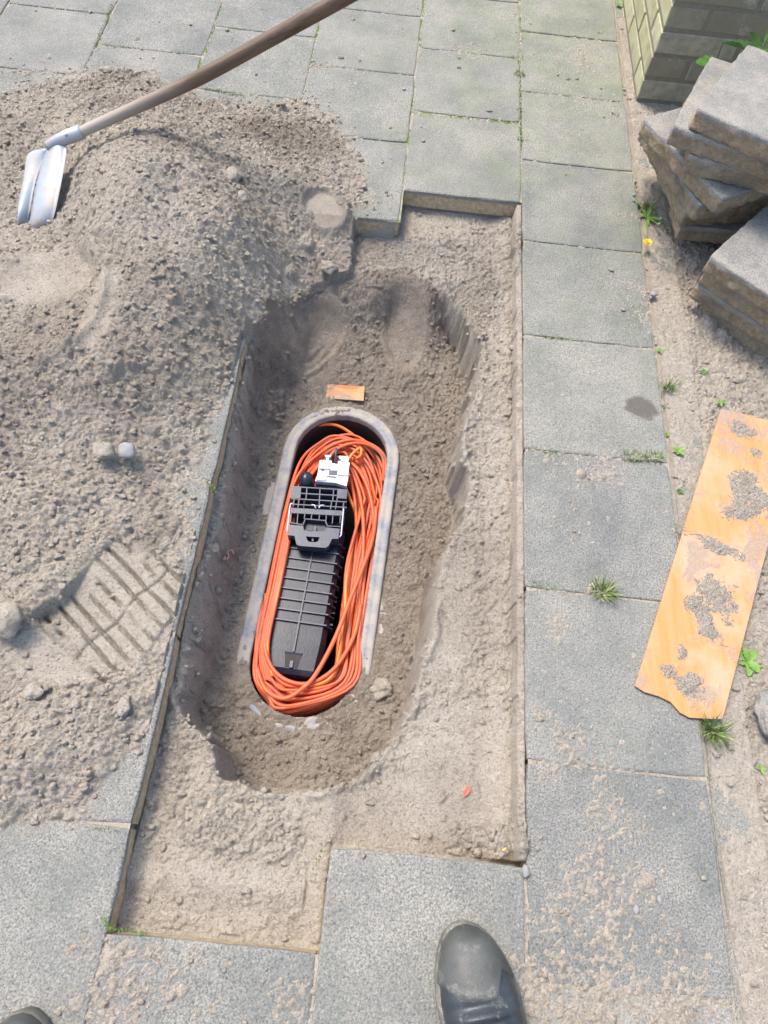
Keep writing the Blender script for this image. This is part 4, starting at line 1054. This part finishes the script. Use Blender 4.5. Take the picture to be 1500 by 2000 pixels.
grass_tuft(1308, 755, .012, 45, .045, 'thin sprawling grass growing from the sandy edging strip', .1)
grass_tuft(1300, 790, .010, 35, .02, 'tiny grass patch on the edging below the sprawling grass', .1)
grass_tuft(1015, 145, .014, 90, .02, 'green grass tuft in the long joint near the top of the paving', .1)
grass_tuft(1020, 272, .012, 70, .016, 'small grass tuft in the joint level with the top of the heap', .1)
grass_tuft(1018, 215, .010, 60, .014, 'mossy grass tuft in the joint between two larger ones', .2)
grass_tuft(1020, 38, .010, 50, .014, 'tiny grass tuft in the joint at the top edge of the picture', .1)
grass_tuft(1005, 112, .008, 40, .012, 'tiny grass sprout at the corner of two slabs near the top', .1)
grass_tuft(1394, 1524, .012, 130, .008, 'bright green moss cushion at the upper right corner of a slab', 0, mat=LEAFY)
grass_tuft(1085, 658, .014, 40, .010, 'faint line of tiny grass in the joint beside the upper trench', .3, 1.5)
grass_tuft(1050, 874, .014, 40, .008, 'faint tiny grass in the joint beside the middle of the trench', .3, 1.5)
grass_tuft(1058, 1150, .014, 40, .009, 'faint tiny grass in the joint left of the spiky tuft', .3, 1.5)
grass_tuft(1268, 400, .014, 70, .035, 'green grass growing with the dandelion beside the tall slab stack', .1)
def leaf(parent, L, W, ang, pitch, mat, lob=.35, off=(0, 0, 0), n=12, curl=.5, nl=4):
    V = []; d = Vector((math.cos(ang), math.sin(ang), 0)); s = Vector((-d.y, d.x, 0))
    for i in range(n + 1):
        t_ = i / n; ww = W * math.sin(math.pi * (t_ * .92 + .04)) ** .8 * (1 - lob * (.5 + .5 * math.cos(t_ * nl * 2 * math.pi)))
        h = math.sin(pitch) * L * t_ - curl * L * t_ * t_ * .5; c = Vector(off) + d * L * t_ * math.cos(pitch) + Vector((0, 0, h))
        V += [c - s * ww + Vector((0, 0, ww * .35)), c, c + s * ww + Vector((0, 0, ww * .35))]
    F = []
    for i in range(n): b_ = i * 3; F += [(b_, b_+1, b_+4, b_+3), (b_+1, b_+2, b_+5, b_+4)]
    return mesh_obj('leaf', V, F, mat, parent, True)
def weed(px, py, L, n, label, mat=LEAFY, z=None, W=.3, lob=.3):
    p = G(px, py, 0 if z is None else z); zz = ground_z(p) if z is None else z
    root = empty('weed', (p[0], p[1], zz)); tag(root, label, 'weed')
    for k in range(n): leaf(root, L * random.uniform(.7, 1.1), L * W * random.uniform(.8, 1.1), k * 6.283 / n + random.uniform(-.3, .3), random.uniform(.2, .6), mat, lob, (0, 0, .002))
weed(1470, 1288, .030, 7, 'bright green nettle like seedling right of the orange board')
weed(1328, 878, .016, 6, 'small fresh green weed on the edging above the orange board', LEAFY)
weed(1310, 842, .010, 5, 'tiny green seedling on the edging close to the slab edge')
weed(1292, 680, .010, 5, 'tiny green seedling beside the slab edge below the dandelion')
weed(1380, 722, .014, 4, 'small pointed green sprout in the soil above the orange board', LEAF)
weed(1410, 782, .012, 4, 'small green sprout touching the top edge of the orange board')
weed(1332, 955, .009, 6, 'tiny clump of weed against the left edge of the orange board', LEAF)
weed(1170, 62, .012, 6, 'small green weed in the slab joint near the brick wall')
weed(1210, 5, .016, 5, 'green weed at the foot of the brick wall, top edge')
weed(1495, 1500, .012, 4, 'tiny green leaf in the soil at the right edge')
# big dandelion leaves between wall and stack
p = G(1352, 160, .16); r1 = empty('leafy_weed', (p[0] + .03, p[1] + .02, .02)); tag(r1, 'dark green toothed leaf poking out behind the tall slab stack', 'weed')
leaf(r1, .085, .034, R_(178), .2, LEAF, .25, (.05, .0, .16), 14, .1, 5); MB().tube([(.05, 0, .16), (.06, 0, .08), (.04, 0, -.03)], .002, 6).build('stem', LEAF, r1, True)
p = G(1480, 110, .22); r2 = empty('leafy_weed', (p[0], p[1], .02)); tag(r2, 'leafy green plant growing at the wall in the top right corner', 'weed')
for k, (an, L, h) in enumerate([(100,.08,.2),(150,.07,.2),(60,.07,.23),(210,.07,.15),(20,.06,.17),(250,.05,.22)]): leaf(r2, L, .016, R_(an), .35, LEAF, .35, (0, 0, h), 14, .3, 4)
MB().tube([(0, 0, .25), (.005, 0, .1), (0, .01, -.04)], .003, 6).build('stem', LEAF, r2, True)
p = G(1430, 78, .2); r3 = empty('leafy_weed', (p[0], p[1], .02)); tag(r3, 'small dull green leaf against the bricks behind the topmost slab', 'weed')
leaf(r3, .06, .015, R_(-20), .1, LEAF, .3, (-.02, 0, .17), 12, .2, 4); MB().tube([(-.02, 0, .17), (.01, .01, -.02)], .0015, 6).build('stem', LEAF, r3, True)
# dandelion
p = G(1266, 420, 0); dz = ground_z(p); dd = empty('dandelion', (p[0], p[1], dz)); tag(dd, 'flowering dandelion with one open yellow head at the edge of the paving', 'dandelion')
for k in range(7): leaf(dd, random.uniform(.03, .05), .006, R_(-100 + k * 42 + random.uniform(-10, 10)), .4, LEAF if k % 2 else LEAFY, .5, (0, 0, .002), 14, .7, 4)
hf_ = G(1270, 463, .030) - np.array([p[0], p[1], dz]); 
MB().tube(catmull([(0, 0, 0), (hf_[0] * .4, hf_[1] * .4, .012), (hf_[0], hf_[1], .022)], 4), .0013, 6).build('stem', LEAFY, dd, True)
mb = MB()
for k in range(46):
    a_ = k * 2.39996; rI = .0125 * ((k + 3) / 49) ** .5; cz = .028 - rI * .25
    dirv = Vector((math.cos(a_), math.sin(a_), 0)); sv_ = Vector((-dirv.y, dirv.x, 0)); b_ = Vector((hf_[0], hf_[1], .023)); e = b_ + dirv * rI + Vector((0, 0, .008 - rI * .35))
    mb.add([b_ - sv_ * .0004, b_ + sv_ * .0004, e + sv_ * .0012, e - sv_ * .0012], [(0, 1, 2, 3)])
mb.build('flower', YELLOW, dd)
for (px, py) in ((1243, 371), (1296, 417), (1292, 428)):
    q = G(px, py, .03) - np.array([p[0], p[1], dz]); MB().tube(catmull([(0, 0, 0), (q[0] * .5, q[1] * .5, .016), (q[0], q[1], .024)], 4), .0011, 6).build('stem', LEAFY, dd, True)
    V, F = ico(2); o = np_mesh('closed_bud', V * np.array([.0045, .0045, .005]), F, FLUFF); o.parent = dd; o.location = (q[0], q[1], .026)
# moss lines in joints
def moss(lines, label):
    mb = MB()
    for (x0_, y0_, x1_, y1_, n) in lines:
        for k in range(n):
            t_ = random.random(); p_ = G(x0_ + (x1_ - x0_) * t_ + random.uniform(-2.5, 2.5), y0_ + (y1_ - y0_) * t_ + random.uniform(-2.5, 2.5), -.003)
            a_ = random.uniform(0, 6.28); blade_strip(mb, p_, a_, random.uniform(.003, .008), random.uniform(.0008, .0016), random.uniform(.6, 1.6), 2)
    o = mb.build('joint_moss', MOSS); tag(o, label, 'moss', kind='stuff')
moss([(222,5,185,95,260),(437,0,400,110,60),(205,88,390,106,40),(400,175,480,190,120),(805,226,1012,242,120),(1012,120,1020,290,260),(805,180,795,260,60),(1020,20,1019,120,60),(620,60,600,170,40),(180,1618,235,1622,60),(200,1785,215,1812,80),(220,1812,290,1824,40),(830,0,820,90,40),(1030,880,1090,888,50),(405,940,420,965,30),(1030,1140,1100,1148,60),(1060,660,1110,664,30),(630,1660,610,1700,14)], 'green moss and tiny sprouts growing in the joints between slabs')

# ------------------------------------------------------------------ stones, clods, small finds
rock('pebble', 250, 884, .0165, (1, 1, .7), WHITEST, 'whitish pebble lying on the sand left of the trench edge', 'pebble', .18, 3)
rock('sand_clod', 447, 362, .028, (1, 1.25, .9), SAND, 'angular pale sand clod on the right slope of the heap', 'clod', .4, 12)
rock('sand_clod', 468, 392, .018, (1, 1, .8), SAND, 'smaller clod just below the angular one on the heap slope', 'clod', .3, 15)
rock('sand_clod', 18, 1215, .026, (1.1, 1.1, .9), SAND, 'round hard clod at the left edge beside the boot tread print', 'clod', .2, 22)
rock('sand_clod', 205, 885, .018, (1, 1, .8), SAND, 'lumpy sand clod left of the whitish pebble', 'clod', .3, 25)
rock('sand_clod', 70, 1352, .014, (1, 1, .8), SAND, 'small round clod on the lower heap near the left edge', 'clod', .3, 28)
rock('sand_clod', 245, 1380, .012, (.8, 1.3, .8), SAND, 'small oblong clod on the heap beside the lower trench edge', 'clod', .3, 31)
rock('sand_clod', 210, 140, .013, (1.3, .9, .7), SAND, 'lone clod lying on a slab just above the heap', 'clod', .3, 33)
rock('sand_clod', 745, 1345, .020, (1, 1, .9), SAND, 'dark clod at the lower right in the bottom of the hole', 'clod', .35, 36, z=-.19)
rock('sand_clod', 640, 520, .017, (1, 1, .9), SAND, 'clod on the slope above the smooth boot slide', 'clod', .35, 38, z=-.02)
rock('stone', 1500, 1396, .030, (.8, 1.2, .5), STACK, 'pale stone half buried at the right edge beside the edging', 'stone', .35, 41)
rock('pebble', 1026, 1702, .007, (.8, 1.2, .8), WHITEST, 'tiny white pebble stuck in the joint at the trench corner', 'pebble', .2, 43)
rock('pebble', 1242, 1776, .0055, (.8, 1.2, .5), WHITEST, 'small white pebble on the slab right of the boot, lower one', 'pebble', .2, 45)
rock('pebble', 1288, 1757, .0050, (.8, 1.2, .5), WHITEST, 'small white pebble on the slab right of the boot, upper one', 'pebble', .2, 47)
rock('pebble', 1275, 575+1, .008, (1, 1, .8), WHITEST, 'small pale pebble on the edging strip below the dandelion', 'pebble', .3, 49)
p = G(445, 1088, -.165); zz = zat(p[0], p[1]); p = G(445, 1088, zz)
mb = MB(); mb.tube(catmull([(-.012, -.008, .004), (-.004, -.012, .006), (.004, -.004, .006), (0, .008, .005), (.008, .012, .006), (.012, .004, .004)], 5), .0018, 7)
o = mb.build('earthworm', PINK, None, True); o.location = p + np.array([0, 0, .002]); tag(o, 'small curled pinkish earthworm at the left wall of the hole', 'earthworm')
def petal(px, py, L, W, an, mat, label):
    p_ = G(px, py, -.05); z_ = zat(p_[0], p_[1]); r_ = empty('fallen_petal', (p_[0], p_[1], z_ + .003)); tag(r_, label, 'petal')
    leaf(r_, L, W, R_(an), .25, mat, 0, (0, 0, 0), 8, .4)
petal(905, 1556, .020, .004, 60, RED, 'fallen red and yellow petal on the sand at the lower right of the trench')
petal(975, 1662, .012, .003, 70, YEL2, 'tiny yellow fallen petal beside the bottom right trench edge')

# ------------------------------------------------------------------ boots
def boot_surface(t_, th, grow=0.0):
    """t 0 toe .. 1 heel; th angle 0 = right sole edge, pi = left sole edge over the top"""
    L = .30
    hw = np.interp(t_, [0, .02, .06, .12, .2, .3, .45, .6, .75, .9, .97, 1], [.004, .019, .032, .042, .050, .055, .0535, .046, .040, .039, .030, .012])
    ht = np.interp(t_, [0, .02, .06, .12, .2, .3, .4, .5, .6, .7, .85, 1], [.026, .036, .047, .056, .061, .066, .078, .098, .125, .15, .16, .16])
    ex_ = 2.5; c, s = math.cos(th), math.sin(th)
    x = math.copysign(abs(c) ** (2 / ex_), c) * (hw + grow); z = abs(s) ** (2 / ex_) * (ht - .012 + grow) + .012
    x += -.010 * (1 - t_) ** 2 * 0 + np.interp(t_, [0, .15, .5, 1], [-.012, -.006, .004, 0])
    if t_ > .25:
        cr = math.sin((t_ - .25) * 90 + c * 1.4) * math.exp(-((t_ - .40) / .11) ** 2) * s * .0055; z += cr
    return Vector((x, -t_ * L, z))
def make_boot(loc, rz, label):
    b_ = empty('work_boot', loc, rz); tag(b_, label, 'boot', 'the two work boots at the lower edge')
    ts = [0, .004, .012, .025, .045] + list(np.linspace(.07, 1, 74)); ths = np.linspace(0, math.pi, 41)
    def grid(ts_, fn, name, mat):
        V = [fn(a, b) for a in ts_ for b in ths]; n = len(ths); F = [(i*n+j, (i+1)*n+j, (i+1)*n+j+1, i*n+j+1) for i in range(len(ts_) - 1) for j in range(n - 1)]
        return mesh_obj(name, V, F, mat, b_, True)
    grid([x for x in ts if x <= .62], lambda a, b: boot_surface(a, b), 'upper', BOOT_UP)
    # shaft
    V = []; n = 28; rows = [(.10, 0, .05, .095), (.13, 0, .044, .075), (.16, 0, .042, .06), (.20, 0, .044, .058), (.22, 0, .046, .060), (.222, 0, .043, .057), (.19, 0, .040, .054)]
    rings = []
    for z, _, rx, ry in [(.012, 0, .040, .055), (.05, 0, .041, .058), (.09, 0, .043, .062)] + [(.12, 0, .043, .062), (.15, 0, .044, .060), (.19, 0, .046, .058), (.215, 0, .048, .060), (.22, 0, .046, .058), (.20, 0, .043, .055)]:
        rings.append([(rx * math.cos(2*math.pi*k/n), -.235 + ry * math.sin(2*math.pi*k/n), z) for k in range(n)])
    mb = MB(); loft(mb, rings); mb.build('shaft', BOOT_UP, b_, True)
    mb = MB(); loft(mb, [[(.042 * math.cos(2*math.pi*k/n), -.235 + .053 * math.sin(2*math.pi*k/n), z) for k in range(n)] for z in (.18, .235)]); mb.add([(.042 * math.cos(2*math.pi*k/n), -.235 + .053 * math.sin(2*math.pi*k/n), .235) for k in range(n)], [tuple(range(n))]); mb.build('sock', SOCK, b_, True)
    # toe cap with a wavy rear edge
    V = []; n = len(ths); ks = np.linspace(0, 1, 26)
    def cap_end(th): u_ = (th / math.pi); return .255 - .035 * math.cos((u_ - .5) * 6.5) * -1 * (1 if .12 < u_ < .88 else .6) - .07 * math.exp(-((u_ - .28) / .10) ** 2) + (.30 if u_ < .09 or u_ > .91 else 0) * 0
    for k in ks:
        for th in ths:
            V.append(boot_surface(max(0, k ** 1.5 * cap_end(th)), th, .0030 if k < .97 else .0))
    F = [(i*n+j, (i+1)*n+j, (i+1)*n+j+1, i*n+j+1) for i in range(25) for j in range(n - 1)]
    mesh_obj('toe_cap', V, F, BOOT_CAP, b_, True)
    # rand and sole following the outline
    out_ = []
    tt = [0, .003, .01, .025, .05, .09] + list(np.linspace(.14, .98, 40)) + [1.0]
    for a in tt: out_.append(boot_surface(a, .001))
    lf_ = [boot_surface(a, math.pi - .001) for a in tt][::-1]
    ol = [(p.x, p.y) for p in out_] + [(p.x, p.y) for p in lf_]
    def off(o_, g):
        cx_ = 0; res = []
        m_ = len(o_)
        for i in range(m_):
            a_, c2_ = Vector(o_[i - 1]), Vector(o_[(i + 1) % m_]); t2 = (c2_ - a_); 
            if t2.length < 1e-9: res.append(o_[i]); continue
            t2.normalize(); res.append((o_[i][0] + (-t2.y) * g, o_[i][1] + t2.x * g))
        return res
    A_ = sum(ol[i][0]*ol[(i+1)%len(ol)][1]-ol[(i+1)%len(ol)][0]*ol[i][1] for i in range(len(ol))); sg = -1 if A_ > 0 else 1
    mb = MB(); prof = [(.001, 0), (.0042, .003), (.0044, .012), (.0034, .018), (.0024, .022), (-.002, .025)]
    loft(mb, [[(x, y, z) for x, y in off(ol, g * sg)] for g, z in prof]); V2 = [(x, y, .0) for x, y in off(ol, .003 * sg)]; mb.add(V2, [tuple(range(len(V2)))])
    mb.build('sole', BOOT_SOLE, b_, True)
    return b_
make_boot((-.086, .068, 0), R_(11), 'right work boot with scuffed grey toe cap standing on the slab below the trench')
make_boot((-.660, -.085, 0), R_(-6), 'left work boot of which only the grey toe tip shows in the lower left corner')
